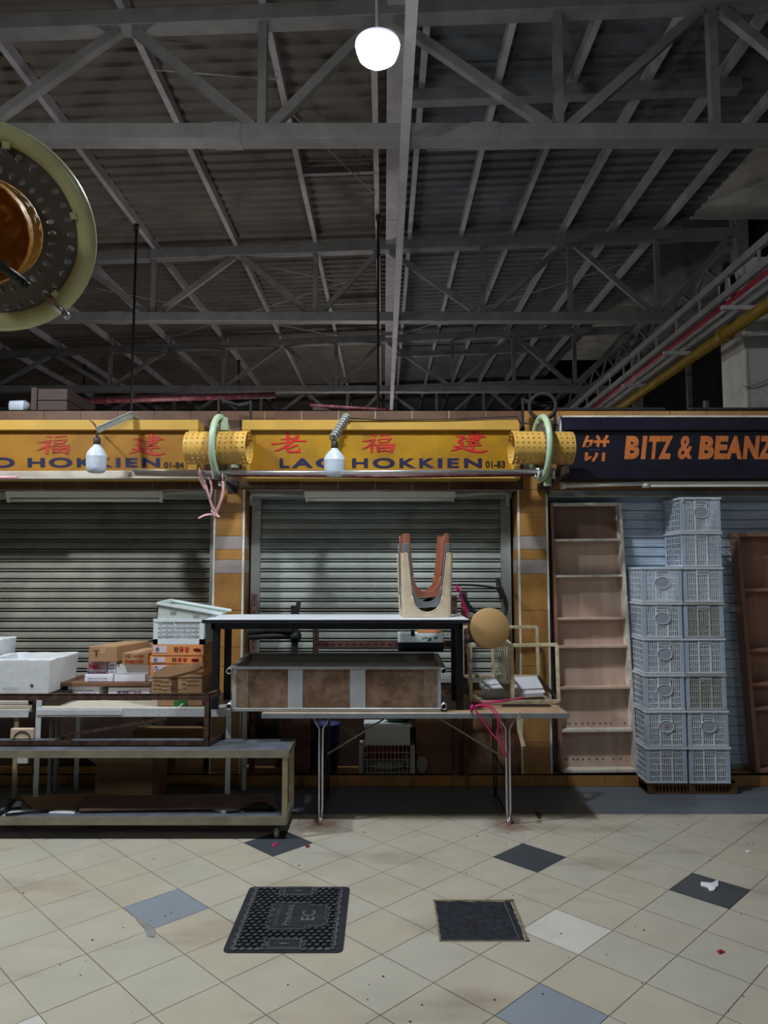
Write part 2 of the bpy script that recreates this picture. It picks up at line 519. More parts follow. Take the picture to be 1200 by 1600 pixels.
# ------------------------------------------------------------------ lettering
def text_verts(body, bold=0.0):
    c = bpy.data.curves.new('text', 'FONT')
    c.body = body
    c.offset = bold
    c.resolution_u = 6
    c.fill_mode = 'FRONT'
    c.dimensions = '2D'
    o = bpy.data.objects.new('text', c)
    COL.objects.link(o)
    dg = bpy.context.evaluated_depsgraph_get()
    dg.update()
    e = o.evaluated_get(dg)
    me = e.to_mesh()
    vs = [tuple(v.co) for v in me.vertices]
    fs = [tuple(p.vertices) for p in me.polygons]
    e.to_mesh_clear()
    bpy.data.objects.remove(o)
    bpy.data.curves.remove(c)
    return vs, fs


def lettering(mb, body, f, x0, x1, y0, y1, bold=0.02, shear=0.0, m=0):
    """writes body into the box x0..x1 (y0 top, y1 bottom of the capitals) mapped to the place by f(x, y)"""
    vs, fs = text_verts(body, bold)
    if not vs:
        return mb
    xs = [v[0] for v in vs]
    ys = [v[1] for v in vs]
    ax, bx, ay, by = min(xs), max(xs), min(ys), max(ys)
    out = []
    for x, y, z in vs:
        u = (x - ax) / (bx - ax)
        w = (y - ay) / (by - ay)
        out.append(f(x0 + (x1 - x0) * u + shear * (y1 - y0) * (w - 0.5), y1 + (y0 - y1) * w))
    return mb.add(out, fs, m)


def strokes(mb, lst, f, depth, m=0):
    """brush strokes: each a list of (x, y, width)"""
    for k, st in enumerate(lst):
        dd = Vector(depth) * (1 + 0.04 * (k % 5))
        L, R = [], []
        n = len(st)
        for i, (x, y, w) in enumerate(st):
            x0, y0 = st[max(i - 1, 0)][:2]
            x1, y1 = st[min(i + 1, n - 1)][:2]
            dx, dy = x1 - x0, y1 - y0
            l = math.hypot(dx, dy) or 1
            L.append((x - dy / l * w / 2, y + dx / l * w / 2))
            R.append((x + dy / l * w / 2, y - dx / l * w / 2))
        for i in range(n - 1):
            mb.prism([L[i], L[i + 1], R[i + 1], R[i]], f, dd, m)
    return mb


CH_LAO = [[(380, 345, 24), (520, 335, 28), (690, 315, 30)], [(550, 170, 80), (560, 300, 80), (560, 410, 72)],
          [(150, 455, 44), (300, 450, 32), (500, 420, 24), (720, 385, 28), (1015, 380, 42)],
          [(820, 245, 100), (740, 340, 75), (620, 430, 58), (480, 530, 48), (350, 600, 36), (215, 635, 16)],
          [(820, 490, 34), (730, 500, 52), (640, 540, 42), (560, 565, 28)],
          [(540, 480, 72), (538, 600, 72), (575, 650, 62), (700, 660, 46), (850, 648, 62), (850, 545, 25)]]
CH_FU = [[(205, 285, 30), (300, 300, 58), (375, 320, 42)], [(-80, 485, 22), (50, 485, 28), (200, 450, 48), (345, 440, 52)],
         [(300, 450, 66), (220, 560, 84), (120, 640, 58), (-20, 710, 42), (-90, 740, 14)], [(225, 540, 96), (220, 700, 94), (215, 850, 80)],
         [(270, 575, 32), (345, 605, 48)], [(450, 325, 24), (650, 300, 36), (840, 285, 28)],
         [(430, 430, 44), (490, 535, 72)], [(400, 430, 24), (600, 415, 32), (855, 405, 42)], [(765, 400, 104), (720, 520, 62)], [(480, 525, 28), (740, 508, 36)],
         [(392, 600, 92), (425, 828, 80)], [(360, 600, 24), (600, 590, 28), (935, 592, 52)], [(880, 590, 104), (860, 720, 104), (815, 850, 100)],
         [(610, 600, 84), (615, 780, 78)], [(440, 692, 46), (800, 672, 42)], [(440, 795, 44), (800, 782, 36)]]
CH_JIAN = [[(680, 125, 120), (670, 250, 90), (668, 450, 85), (650, 660, 74)], [(550, 265, 22), (720, 250, 32), (850, 225, 58)],
           [(890, 230, 80), (850, 300, 86), (745, 390, 56)], [(400, 345, 22), (620, 340, 32), (800, 310, 32), (1010, 295, 26)],
           [(480, 415, 26), (650, 405, 28), (830, 382, 32)], [(520, 485, 26), (835, 452, 36)], [(410, 555, 22), (650, 535, 28), (905, 515, 40)],
           [(220, 300, 30), (340, 280, 34), (445, 298, 42)], [(375, 300, 100), (310, 400, 66), (260, 450, 34)], [(260, 442, 30), (410, 452, 50)],
           [(385, 460, 78), (340, 560, 86), (250, 620, 58), (80, 682, 14)],
           [(150, 555, 26), (260, 565, 40), (400, 612, 42), (600, 672, 56), (800, 706, 58), (950, 692, 46), (1055, 670, 14)]]
CH_LOGO = [[(320, 185, 75), (190, 490, 66)], [(260, 330, 52), (455, 320, 58)], [(430, 320, 70), (370, 465, 58)], [(262, 478, 30), (342, 478, 30)],
           [(560, 180, 72), (625, 300, 74)], [(845, 180, 80), (760, 310, 74)], [(480, 345, 76), (888, 345, 80)], [(592, 370, 75), (580, 492, 75)], [(766, 370, 75), (760, 488, 75)],
           [(285, 635, 80), (266, 850, 82)], [(250, 845, 66), (405, 745, 56)], [(562, 638, 76), (540, 730, 76), (440, 868, 70)], [(742, 638, 80), (726, 872, 80)]]


# ================================================================== FLOOR
TH, TX0, TY0, TS = 0.78074, 0.83676, 3.23103, 0.3
FEET = [FL(500, 1288), FL(796, 1290)]


def tile_mat(name, col, var, stains=True):
    m = mat(name, col, 0.42, 0, var, 5.0, grime=0.22, grime_col=(0.20, 0.16, 0.11), grime_scale=1.6, contrast=0.6, detail=9)
    if not stains:
        return m
    nt = m.node_tree
    N, L = nt.nodes, nt.links
    p = N['Principled BSDF']
    src = p.inputs['Base Color'].links[0].from_socket
    geo = N.new('ShaderNodeNewGeometry')
    # brown traffic smears: stretched noise
    tc = N.new('ShaderNodeTexCoord')
    mp = N.new('ShaderNodeMapping')
    mp.inputs['Rotation'].default_value = (0, 0, 0.5)
    mp.inputs['Scale'].default_value = (0.7, 2.2, 1)
    L.new(tc.outputs['Object'], mp.inputs['Vector'])
    nz = N.new('ShaderNodeTexNoise')
    nz.inputs['Scale'].default_value = 1.5
    nz.inputs['Detail'].default_value = 5
    L.new(mp.outputs['Vector'], nz.inputs['Vector'])
    rp = N.new('ShaderNodeValToRGB')
    rp.color_ramp.elements[0].position = 0.56
    rp.color_ramp.elements[1].position = 0.74
    rp.color_ramp.elements[0].color = (0, 0, 0, 1)
    rp.color_ramp.elements[1].color = (0.4, 0.4, 0.4, 1)
    L.new(nz.outputs['Fac'], rp.inputs['Fac'])
    mx = N.new('ShaderNodeMixRGB')
    mx.inputs['Color2'].default_value = (0.13, 0.085, 0.05, 1)
    L.new(rp.outputs['Color'], mx.inputs['Fac'])
    L.new(src, mx.inputs['Color1'])
    out = mx.outputs['Color']
    # rust where the table legs stand
    n2 = N.new('ShaderNodeTexNoise')
    n2.inputs['Scale'].default_value = 14
    n2.inputs['Detail'].default_value = 6
    L.new(tc.outputs['Object'], n2.inputs['Vector'])
    for ft in FEET:
        ds = N.new('ShaderNodeVectorMath')
        ds.operation = 'DISTANCE'
        ds.inputs[1].default_value = tuple(ft)
        L.new(geo.outputs['Position'], ds.inputs[0])
        ad = N.new('ShaderNodeMath')
        ad.operation = 'MULTIPLY_ADD'
        ad.inputs[1].default_value = 0.22
        L.new(n2.outputs['Fac'], ad.inputs[0])
        L.new(ds.outputs['Value'], ad.inputs[2])
        mr = N.new('ShaderNodeMapRange')
        mr.inputs['From Min'].default_value = 0.12
        mr.inputs['From Max'].default_value = 0.30
        mr.inputs['To Min'].default_value = 0.85
        mr.inputs['To Max'].default_value = 0.0
        L.new(ad.outputs['Value'], mr.inputs['Value'])
        mx = N.new('ShaderNodeMixRGB')
        mx.inputs['Color2'].default_value = (0.16, 0.06, 0.025, 1)
        L.new(mr.outputs['Result'], mx.inputs['Fac'])
        L.new(out, mx.inputs['Color1'])
        out = mx.outputs['Color']
    L.new(out, p.inputs['Base Color'])
    return m


BEIGE = [tile_mat('beige_floor_tile', rgb(186, 180, 166), 0.06), tile_mat('beige_floor_tile_warm', rgb(186, 178, 162), 0.06), tile_mat('beige_floor_tile_grey', rgb(184, 180, 168), 0.06)]
TILE_DARK = tile_mat('dark_slate_tile', rgb(66, 72, 80), 0.15, False)
TILE_BLUE = tile_mat('blue_grey_tile', rgb(138, 148, 160), 0.08, False)
TILE_PALE = tile_mat('pale_replacement_tile', rgb(206, 206, 200), 0.05, False)
TILE_BAND = tile_mat('slate_strip_tile', rgb(98, 107, 117), 0.1, False)
SPECIAL = {(-1, -7): 3, (2, -3): 3, (3, 0): 3, (-2, 0): 4, (-4, -6): 4, (0, -1): 5, (-7, -4): 5}


def clip_y(poly, ymax):
    out = []
    for i in range(len(poly)):
        a, b = poly[i], poly[(i + 1) % len(poly)]
        if a[1] <= ymax:
            out.append(a)
        if (a[1] <= ymax) != (b[1] <= ymax):
            t = (ymax - a[1]) / (b[1] - a[1])
            out.append((a[0] + (b[0] - a[0]) * t, ymax))
    return out


fl = MB()
g = 0.0016
BAND = 5.03
for i in range(-32, 32):
    for j in range(-32, 32):
        cx = [(i * TS + g, j * TS + g), ((i + 1) * TS - g, j * TS + g), ((i + 1) * TS - g, (j + 1) * TS - g), (i * TS + g, (j + 1) * TS - g)]
        poly = [(TX0 + u * math.cos(TH) + v * math.sin(TH), TY0 + u * math.sin(TH) - v * math.cos(TH)) for u, v in cx]
        if min(p[1] for p in poly) > BAND - .01 or max(p[1] for p in poly) < -2.5 or min(abs(p[0]) for p in poly) > 5.5:
            continue
        poly = clip_y(poly, BAND - g)
        if len(poly) < 3:
            continue
        k = SPECIAL.get((i, j))
        if k is None:
            k = random.choice([0, 0, 1, 2])
        area = sum(poly[q][0] * poly[(q + 1) % len(poly)][1] - poly[(q + 1) % len(poly)][0] * poly[q][1] for q in range(len(poly)))
        if area < 0:
            poly.reverse()
        fl.add([(x, y, 0) for x, y in poly], [tuple(range(len(poly)))], k)
for r in range(2):
    y0, y1 = BAND + g + r * 0.3125, BAND + (r + 1) * 0.3125 - g
    for i in range(-20, 20):
        x0 = i * 0.3 + (0.15 if r else 0.02)
        fl.add([(x0 + g, y0, 0), (x0 + .3 - g, y0, 0), (x0 + .3 - g, y1, 0), (x0 + g, y1, 0)], [(0, 1, 2, 3)], 7)
fl.add([(-14, -4, -.0025), (14, -4, -.0025), (14, 34, -.0025), (-14, 34, -.0025)], [(0, 1, 2, 3)], 6)
struct(fl.build('floor', BEIGE + [TILE_DARK, TILE_BLUE, TILE_PALE, M['grout'], TILE_BAND]))

# ================================================================== STALL FRONT
YW = 5.66                    # face of the tiled piers
YS = 5.90                    # roller shutters
P_L = (-1.349, -1.102)
P_R = (1.057, 1.299)
PIERS = [(-3.755, -3.508), P_L, P_R, (3.463, 3.705)]
Z_OPEN = 2.293
Z_TOP = 2.935

WMATS = [M['wall_grout'], M['ochre'], M['brown_tile'], M['grey_tile'], M['trim_white'], M['dark_inside']]
for a, b in PIERS:
    wf = MB()   # 0 grout, 1 ochre, 2 brown, 3 grey, 4 white trim, 5 dark plaster
    wf.box(a + .004, b - .004, YW + .006, 6.2, 0.09, Z_OPEN, 0)
    rows = [(0.092, .33, 1), (.334, .62, 1), (.624, .91, 1), (.914, 1.055, 1), (1.059, 1.34, 1), (1.344, 1.627, 1), (1.631, 1.735, 3), (1.739, 1.818, 1), (1.822, 1.922, 3), (1.926, 2.11, 1), (2.114, 2.29, 1)]
    for z0, z1, k in rows:
        wf.box(a + .018, b - .018, YW, YW + .02, z0, z1, k)
        for s0, s1 in ((a, a + .012), (b - .012, b)):
            wf.box(s0, s1, YW + .012, 6.15, z0, z1, k)
    for s0, s1 in ((a + .001, a + .016), (b - .016, b - .001)):
        wf.box(s0, s1, YW - .001, YW + .02, 0.092, Z_OPEN, 4)
    struct(wf.build('wall_front', WMATS))
wf = MB()
# header, in courses of brown tile
wf.box(-4.2, 4.2, YW + .006, 6.2, Z_OPEN, Z_TOP - .006, 0)
courses = [(Z_OPEN, 2.50), (2.505, 2.66), (2.665, 2.842), (2.847, Z_TOP)]
for z0, z1 in courses:
    x = -4.2
    i = 0
    while x < 4.19:
        k = 2 if x < 1.0 else 1
        wf.box(x + .0025, x + .2925, YW, YW + .02, z0, z1, k)
        if z1 == Z_TOP:
            wf.box(x + .0025, x + .2925, YW, 5.95, Z_TOP - .008, Z_TOP, k)
        x += .295
wf.box(-4.2, 4.2, 5.95, 9.2, 2.70, 2.92, 5)          # flat roof of the stalls
struct(wf.build('wall_front', WMATS))
for a, b in PIERS:
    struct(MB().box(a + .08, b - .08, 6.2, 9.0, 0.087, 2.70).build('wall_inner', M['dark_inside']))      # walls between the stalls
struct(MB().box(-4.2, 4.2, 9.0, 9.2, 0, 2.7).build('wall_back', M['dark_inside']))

kb = MB()
kb.box(-4.2, 4.2, YW + .004, 9.0, 0, .086, 0)
x = -4.2
while x < 4.19:
    kb.box(x + .002, x + .293, YW - .004, YW + .02, .002, .089, 1)
    kb.box(x + .002, x + .293, YW - .004, YW + .26, .084, .089, 1)
    x += .295
struct(kb.build('trim_1', [M['wall_grout'], M['ochre']]))


COUNTER = wood('dark_brown_counter_board', rgb(58, 42, 34), rgb(44, 31, 26), 'X')


def shutter(label, x0, x1, m, kind, rails, YS=YS, zlo=.09):
    t = thing('roller_shutter', label, 'shutter', ((x0 + x1) / 2, YS, .09))
    c = MB()
    z = zlo + .04
    prof = []
    if kind == 'bead':
        pitch = .0805
        while z < 2.28:
            prof += [(-.014, z), (-.013, z + .010), (-.007, z + .030), (.002, z + .050), (.016, z + .052), (.016, z + .059), (-.010, z + .0595), (-.008, z + .066), (-.003, z + .0715), (.016, z + .073), (.016, z + .0798)]
            z += pitch
    else:
        pitch = .0745
        while z < 2.28:
            prof += [(-.009, z), (-.0095, z + .012), (-.006, z + .022), (-.0065, z + .034), (-.003, z + .046), (-.0035, z + .058), (0, z + .068), (.014, z + .070), (.014, z + .0742)]
            z += pitch
    vs = []
    for xx in (x0, x1):
        vs += [(xx, YS + d, zz) for d, zz in prof]
    n = len(prof)
    c.add(vs, [(i, n + i, n + i + 1, i + 1) for i in range(n - 1)], 0)
    c.build('curtain', m, t)
    bb = MB().box(x0, x1, YS - .015, YS + .02, zlo, zlo + .045)
    bb.build('bottom_bar', M['rail_grey'], t, bevel=.004)
    for a, b in rails:
        r = MB().box(a, b, YS - .05, YS - .042, zlo, 2.27).box(a, a + .008, YS - .045, YS + .03, zlo, 2.27).box(b - .008, b, YS - .045, YS + .03, zlo, 2.27)
        r.build('guide_rail', M['rail_grey'], t, bevel=.002)
    return t


shutter('dusty grey ribbed roller shutter behind the foam tub and stacked cartons', -3.47, -1.36, M['shutter_brown'], 'bead', [(-1.42, -1.355)], zlo=.745)
shutter('grey-green ribbed roller shutter behind the black table with upturned stools', -1.07, 1.02, M['shutter_green'], 'bead', [(-1.085, -1.01), (.955, 1.035)], zlo=.745)
shutter('flat blue-grey roller shutter behind the tall stacks of clear crates', 1.31, 3.45, M['shutter_blue'], 'flat', [(1.302, 1.32)], 5.81)

for lab, x0, x1 in (('dark brown counter front below the dusty shutter, behind the white table', -3.47, -1.36), ('dark brown counter front below the grey-green shutter, behind the folding table', -1.07, 1.02)):
    o = MB().box(x0, x1, YS - .005, YS + .05, .09, .742).build('counter_front', COUNTER)
    tag(o, lab, 'counter')

# steel lintel channels over the shutters
for lab, x0, x1, z0, z1, k, yl in (('grey steel channel above the dusty left-side shutter with two foam tubs', -3.5, -1.36, 2.235, 2.275, 'rail_grey', 5.74),
                               ('grey steel channel above the grey-green shutter', -1.08, 1.03, 2.245, 2.28, 'rail_grey', 5.74),
                               ('pale steel shutter housing above the blue-grey shutter', 1.305, 3.46, 2.245, 2.292, 'rail_grey', 5.68)):
    o = MB().box(x0, x1, yl, yl + .11, z0, z1).box(x0, x1, yl - .005, yl + .002, z0 - .012, min(z1 + .008, 2.292)).build('lintel_channel', M[k], bevel=.004)
    tag(o, lab.replace('left-side ', '').replace(' with two foam tubs', ' behind the hanging pink strips'), 'steel channel')

# ================================================================== SIGNS
YF = 5.47          # face of the sign frames


def sign(label, x0, x1, z0, z1, band, fm, pm):
    t = thing('signboard', label, 'shop sign', ((x0 + x1) / 2, YF, z0))
    bt, bb, bs = band
    f = MB()
    f.box(x0, x1, YF, YW - .002, z1 - bt, z1).box(x0, x1, YF, YW - .002, z0, z0 + bb)
    f.box(x0, x0 + bs, YF, YW - .002, z0 + bb, z1 - bt).box(x1 - bs, x1, YF, YW - .002, z0 + bb, z1 - bt)
    f.build('frame', fm, t, bevel=.004)
    MB().box(x0 + bs, x1 - bs, YF + .035, YW - .01, z0 + bb, z1 - bt).build('panel', pm, t)
    return t


ZT, ZB = WZ(656, YF), WZ(748, YF)
xl, xr = WX(378, 657, YF), WX(812, 655, YF)
s_mid = sign('yellow signboard with complete LAO HOKKIEN lettering and number 01-83', xl, xr, ZB, ZT, (.08, .042, .066), M['sign_frame'], M['sign_panel'])
s_left = sign('dull yellow signboard partly out of view, numbered 01-84', -3.52, WX(310, 656, YF), ZB, ZT, (.08, .042, .075), M['sign_frame'], M['sign_panel_dull'])
YP = YF + .035


def fp(ox, oy, sc, dx=0, dy=0):
    """zoomed trace coordinates -> point on the sign panel"""
    return lambda a, b: W(ox + a / sc + dx, oy + b / sc + dy, YP)


DEP = (0, -.004, 0)


def chars(parent, items, m):
    for ch, f in items:
        strokes(MB(), ch, f, DEP).build('painted_character', m, parent)


def words_(parent, m, text, y0, y1, bold, shear=0.0, thin=.6):
    t_ = MB()
    for ch, a, b in text:
        e = thin if ch == 'O' else 0
        lettering(t_, ch, px, a, b, y0 - e, y1 + e, bold=bold if ch not in '&' else .03, shear=shear)
    t_.build('painted_word', m, parent)


chars(s_mid, [(CH_LAO, fp(415, 665, 16)), (CH_FU, fp(570, 665, 20)), (CH_JIAN, fp(700, 665, 17.14))], M['ink_red'])
chars(s_left, [(CH_LAO, fp(415, 665, 16, -512, 1)), (CH_FU, fp(570, 665, 20, -507.5, 2)), (CH_JIAN, fp(700, 665, 17.14, -503, 4))], M['ink_redbrown'])
px = lambda a, b: W(a, b, YP - .003)
words_(s_mid, M['ink_navy'], (('L', 437, 452), ('A', 456, 489), ('O', 493, 534)), 716, 731, .035)
words_(s_mid, M['ink_navy'], (('H', 550, 575), ('O', 582, 617), ('K', 624, 650), ('K', 655, 679), ('I', 684, 691), ('E', 699, 717), ('N', 725, 753)), 716, 731, .035)
lettering(MB(), '01-83', px, 758.5, 789, 720, 731, bold=.03).build('painted_number', M['ink_black'], s_mid)
words_(s_left, M['ink_navy'], (('L', -71, -55), ('A', -51, -18), ('O', -14, 23)), 715.5, 730, .035)
words_(s_left, M['ink_navy'], (('H', 43, 70), ('O', 76, 113), ('K', 120, 146), ('K', 151, 176), ('I', 181, 188), ('E', 196, 215), ('N', 222, 250)), 715.5, 730, .035)
lettering(MB(), '01-84', px, 256, 287, 722, 731.5, bold=.03).build('painted_number', M['ink_black'], s_left)

s_blue = sign('dark navy signboard with orange BITZ & BEANZ lettering', WX(877, 652, YF), 3.62, WZ(748, YF), WZ(652, YF), (.10, .065, .03), M['sign_blue'], M['sign_blue'])
MB().box(WX(877, 652, YF) - .012, 3.62, YF - .004, YF + .14, WZ(652, YF), WZ(652, YF) + .014).box(WX(877, 652, YF) - .012, WX(877, 652, YF) - .001, YF - .003, YF + .14, WZ(690, YF), WZ(652, YF)).build('edge_trim', M['trim_white'], s_blue)
chars(s_blue, [(CH_LOGO, fp(900, 670, 17.14))], M['ink_orange'])
words_(s_blue, M['ink_orange'], (('B', 977, 999.5), ('I', 1003, 1010), ('T', 1013, 1031), ('Z', 1030, 1050)), 681, 717.5, .055, .10)
words_(s_blue, M['ink_orange'], (('&', 1060, 1083),), 681, 717.5, .03, .10)
words_(s_blue, M['ink_orange'], (('B', 1093, 1116), ('E', 1117, 1137), ('A', 1135, 1161), ('N', 1162, 1186), ('Z', 1186, 1208)), 681, 717.5, .055, .10)
lettering(MB(), '饼干之家', px, 921, 938, 701, 704.2, bold=0.0).build('small_lettering', M['ink_blue'], s_blue)

# ================================================================== ROOF
HB = 4.5
Y1, DY = 7.12, 5.88
SLX, SLY = 0.040, 0.026


def zb(Y):                        # underside of the bottom chords
    return CAM_H + HB + SLY * (Y - Y1)


def zt(X, Y):                     # underside of the top chords
    return CAM_H + 1.305 * HB + SLX * X + SLY * (Y - Y1)


XN = [1.85, 3.5, 5.15]            # panel points on one side
XNL = [-1.29, -2.75, -4.33, -5.86, -7.4, -8.95, -10.5]
XEND = 6.62
for lab, k in (('grey steel roof truss nearest the viewer, just behind the hanging lamp', 0), ('second grey steel roof truss behind the hanging lamp', 1), ('third grey steel roof truss, low above the stall roofs', 2), ('fourth grey steel roof truss, mostly hidden by the stall roofs', 3)):
    Y = Y1 + k * DY
    t = thing('roof_truss', lab.replace('nearest the viewer, just', 'with the deepest chords,'), 'roof truss', (0, Y, zb(Y)))
    z0 = zb(Y)
    MB().box(-11.5, 6.15 if k else 9.0, Y, Y + .2, z0, z0 + .17).build('bottom_chord', M['steel'], t, bevel=.006)
    c = MB()
    c.bar((-11.5, Y + .1, zt(-11.5, Y) + .09), (XEND, Y + .1, zt(XEND, Y) + .09), .2, .18)
    c.build('top_chord', M['steel'], t, bevel=.006)
    for xx in (-8.95, -4.33 - .8, -1.2 - .6, .9, 4.3):
        MB().box(xx, xx + .3, Y - .006, Y + .206, z0 - .006, z0 + .176).build('splice_plate', M['steel'], t)
    zc = z0 + .16
    vert = [1.85, 3.5, 5.15, -1.29, -4.33, -7.4, -10.5]
    for xx in vert:
        MB().box(xx - .045, xx + .045, Y + .05, Y + .15, zc, zt(xx, Y) + .02).build('web_post', M['steel'], t)
    di = [(.12, 't', 1.75, 'b'), (1.95, 'b', 3.4, 't'), (3.6, 't', 5.05, 'b'), (5.25, 'b', 6.5, 't'),
          (-.1, 't', -1.19, 'b'), (-1.39, 'b', -2.66, 't'), (-2.84, 't', -4.23, 'b'), (-4.43, 'b', -5.77, 't'), (-5.95, 't', -7.3, 'b'), (-7.5, 'b', -8.86, 't'), (-9.04, 't', -10.4, 'b')]
    for a, ka, b, kb_ in di:
        za = zc + .02 if ka == 'b' else zt(a, Y) - .01
        zz = zc + .02 if kb_ == 'b' else zt(b, Y) - .01
        MB().bar((a, Y + .1, za), (b, Y + .1, zz), .1, .085, (0, 1, 0)).build('web_diagonal', M['steel'], t)

# purlins along the hall
PUR = [(-10.3, 0), (-8.78, 0), (-7.27, 0), (-5.78, 0), (-4.3, 0), (-2.76, 0), (-1.27, 0), (-.1, 0), (.46, 1), (1.43, 1), (2.39, 1), (3.35, 1), (4.3, 1), (5.2, 1)]
LEFT_LAB = 'thin grey steel purlin under the dusty brown roof sheets'
RIGHT_LAB = 'thin grey steel purlin under the dark blue-grey roof sheets'


def zp(X, Y):
    return zt(X, Y) + .18


for X, side in PUR:
    a, b = -4.0, 34.0
    c = MB()
    c.bar((X, a, zp(X, a) + .08), (X, b, zp(X, b) + .08), .04, .16)
    c.bar((X + (.025 if side else -.025), a, zp(X, a) + .006), (X + (.025 if side else -.025), b, zp(X, b) + .006), .065, .012)
    o = c.build('purlin', M['steel_light'])
    tag(o, RIGHT_LAB if side else LEFT_LAB, 'purlin', 'purlins under the blue-grey sheets' if side else 'purlins under the brown sheets')


def sheet(name, x0, x1, m):
    c = MB()
    vs = []
    y = -4.5
    prof = []
    while y < 34.5:
        prof += [(y, 0), (y + .12, 0), (y + .15, .035), (y + .22, .035)]
        y += .25
    n = len(prof)
    for xx in (x0, x1):
        vs += [(xx, yy, zp(xx, yy) + .17 + h) for yy, h in prof]
    c.add(vs, [(i, i + 1, n + i + 1, n + i) for i in range(n - 1)])
    return struct(c.build(name, m))


sheet('ceiling', -14, .12, M['roof_warm'])
sheet('ceiling', .12, 5.75, M['roof_cool'])

# ridge members
rb = MB()
rb.bar((.14, -4.0, zp(.14, -4.0) + .02), (.14, 34, zp(.14, 34) + .02), .21, .20)
tag(rb.build('ridge_gutter_beam', M['steel_light']), 'wide grey box beam running along the roof where the two sheet colours meet', 'beam')
rb = MB()
rb.bar((.215, -4.0, zb(-4.0) - .05), (.215, 34, zb(34) - .05), .095, .10)
tag(rb.build('longitudinal_tie_beam', M['steel_light']), 'narrow pale steel beam running under the trusses beside the lamp', 'beam')
for Y, lab in ((8.7, 'level steel beam under the dark sheets between the first two trusses'), (20.6, 'level steel beam under the dark sheets far beyond the third truss')):
    c = MB().bar((.3, Y, zt(.3, Y) + .1), (4.55, Y, zt(4.55, Y) + .1), .16, .16)
    tag(c.build('cross_beam', M['steel'], bevel=.005), lab, 'beam')
for Y, X0, X1, lab in ((10.6, -1.25, -.1, 'short steel strut between two purlins above the second truss'), (16.4, -1.3, -.1, 'short steel strut between two purlins beyond the second truss')):
    c = MB().bar((X0, Y, zp(X0, Y) + .05), (X1, Y, zp(X1, Y) + .05), .08, .1)
    tag(c.build('purlin_strut', M['steel']), lab, 'strut')

# thin bracing rods
RODS = [((-1.3, 8.8), (-.15, 11.2)), ((-2.7, 8.0), (-1.3, 8.25)), ((-.2, 15.2), (-2.6, 13.6)), ((-6.0, 14.5), (-1.0, 18.6)), ((-6.2, 18.4), (-.8, 14.6)), ((.5, 14.2), (4.6, 18.4)), ((.4, 18.2), (4.9, 14.0)), ((.6, 9.6), (4.3, 9.75))]
for k, (a, b) in enumerate(RODS):
    c = MB().tube([(a[0], a[1], zp(*a) - .02), (a[0], a[1], zp(*a) - .04 - .03 * k), (b[0], b[1], zp(*b) - .04 - .03 * k), (b[0], b[1], zp(*b) - .02)], .009, 6)
    tag(c.build('bracing_rod', M['steel_light']), 'thin steel bracing rod slung under the roof purlins', 'bracing rod', 'roof bracing rods')

# hanging black droppers
for pxx, Y, ytop in ((215, 12.0, 345), (593, 12.0, 352), (372, 20.8, 563), (127, 20.6, 563)):
    p = W(pxx, ytop, Y)
    q = Vector((p.x, p.y, 2.0 if Y < 13 else 2.6))
    p = Vector((min((X for X, s in PUR), key=lambda X: abs(X - p.x)), p.y, zp(p.x, p.y) + .02))
    q.x = p.x
    c = MB().tube([p, q], .022, 8)
    c.tube([p + Vector((0, 0, -.12)), p + Vector((.0, 0, -.02))], .045, 8)
    tag(c.build('hanging_conduit', M['dark_steel']), {215: 'black hanging conduit dropping behind the brown wooden box', 593: 'black hanging conduit beside the narrow pale beam', 372: 'short black conduit far behind the ring over the yellow drum', 127: 'short black conduit far behind the brown wooden box'}[pxx], 'conduit')

# ---- right-hand side of the hall: upper storey, columns, services
for lab, a, b, zz in (('pale upper-storey block overhanging beside the roof, nearer the lamp', 4.5, 13.0, 8.25), ('pale upper-storey block overhanging beside the roof, further down the hall', 18.2, 23.0, 8.55)):
    o = MB().box(5.75, 9.5, a, b, zz, 12.5).build('wall_right', M['concrete'])
    struct(o)
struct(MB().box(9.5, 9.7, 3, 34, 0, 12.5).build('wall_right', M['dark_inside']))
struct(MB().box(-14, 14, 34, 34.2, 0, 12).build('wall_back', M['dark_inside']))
for lab, x0, x1, y0, y1, zz in (('dark steel stanchion at the end of the second truss', 6.62, 6.86, 13.0, 13.25, 11.0), ('pale concrete column carrying a black cable coil', 4.85, 5.55, 9.4, 10.1, 5.9), ('dark steel stanchion at the end of the third truss', 6.72, 6.95, 18.9, 19.15, 8.3), ('slim pale post standing among the dark frames behind the stalls', 5.55, 5.63, 12.2, 12.28, 4.6)):
    c = MB().box(x0, x1, y0, y1, 0, zz)
    if 'concrete' in lab:
        c.box(x0 - .03, x0 + .02, y0 - .02, y0 + .04, 0, zz)
    o = c.build('column', M['concrete'] if 'concrete' in lab else M['steel'], bevel=.01)
    tag(o, lab, 'column')
coil = MB()
for i in range(7):
    pts = [W(1135 + 2.2 * math.cos(t) * 4 + i, 462 + 52 * math.sin(t) + i * 1.5, 9.3) for t in [2 * math.pi * k / 28 for k in range(28)]]
    coil.tube(pts, .016, 6, closed=True)
tag(coil.build('cable_coil', M['black_rubber']), 'coil of black cable hanging on the pale concrete column', 'cable coil')
pts = [W(1160 + 40 * t, 604 - 12 * t + 3 * math.sin(3 * t), 9.3) for t in [k / 8 for k in range(9)]]
tag(MB().tube(pts, .012, 6).build('loose_cable', M['steel_light']), 'loose white cable crossing the pale concrete column', 'cable')

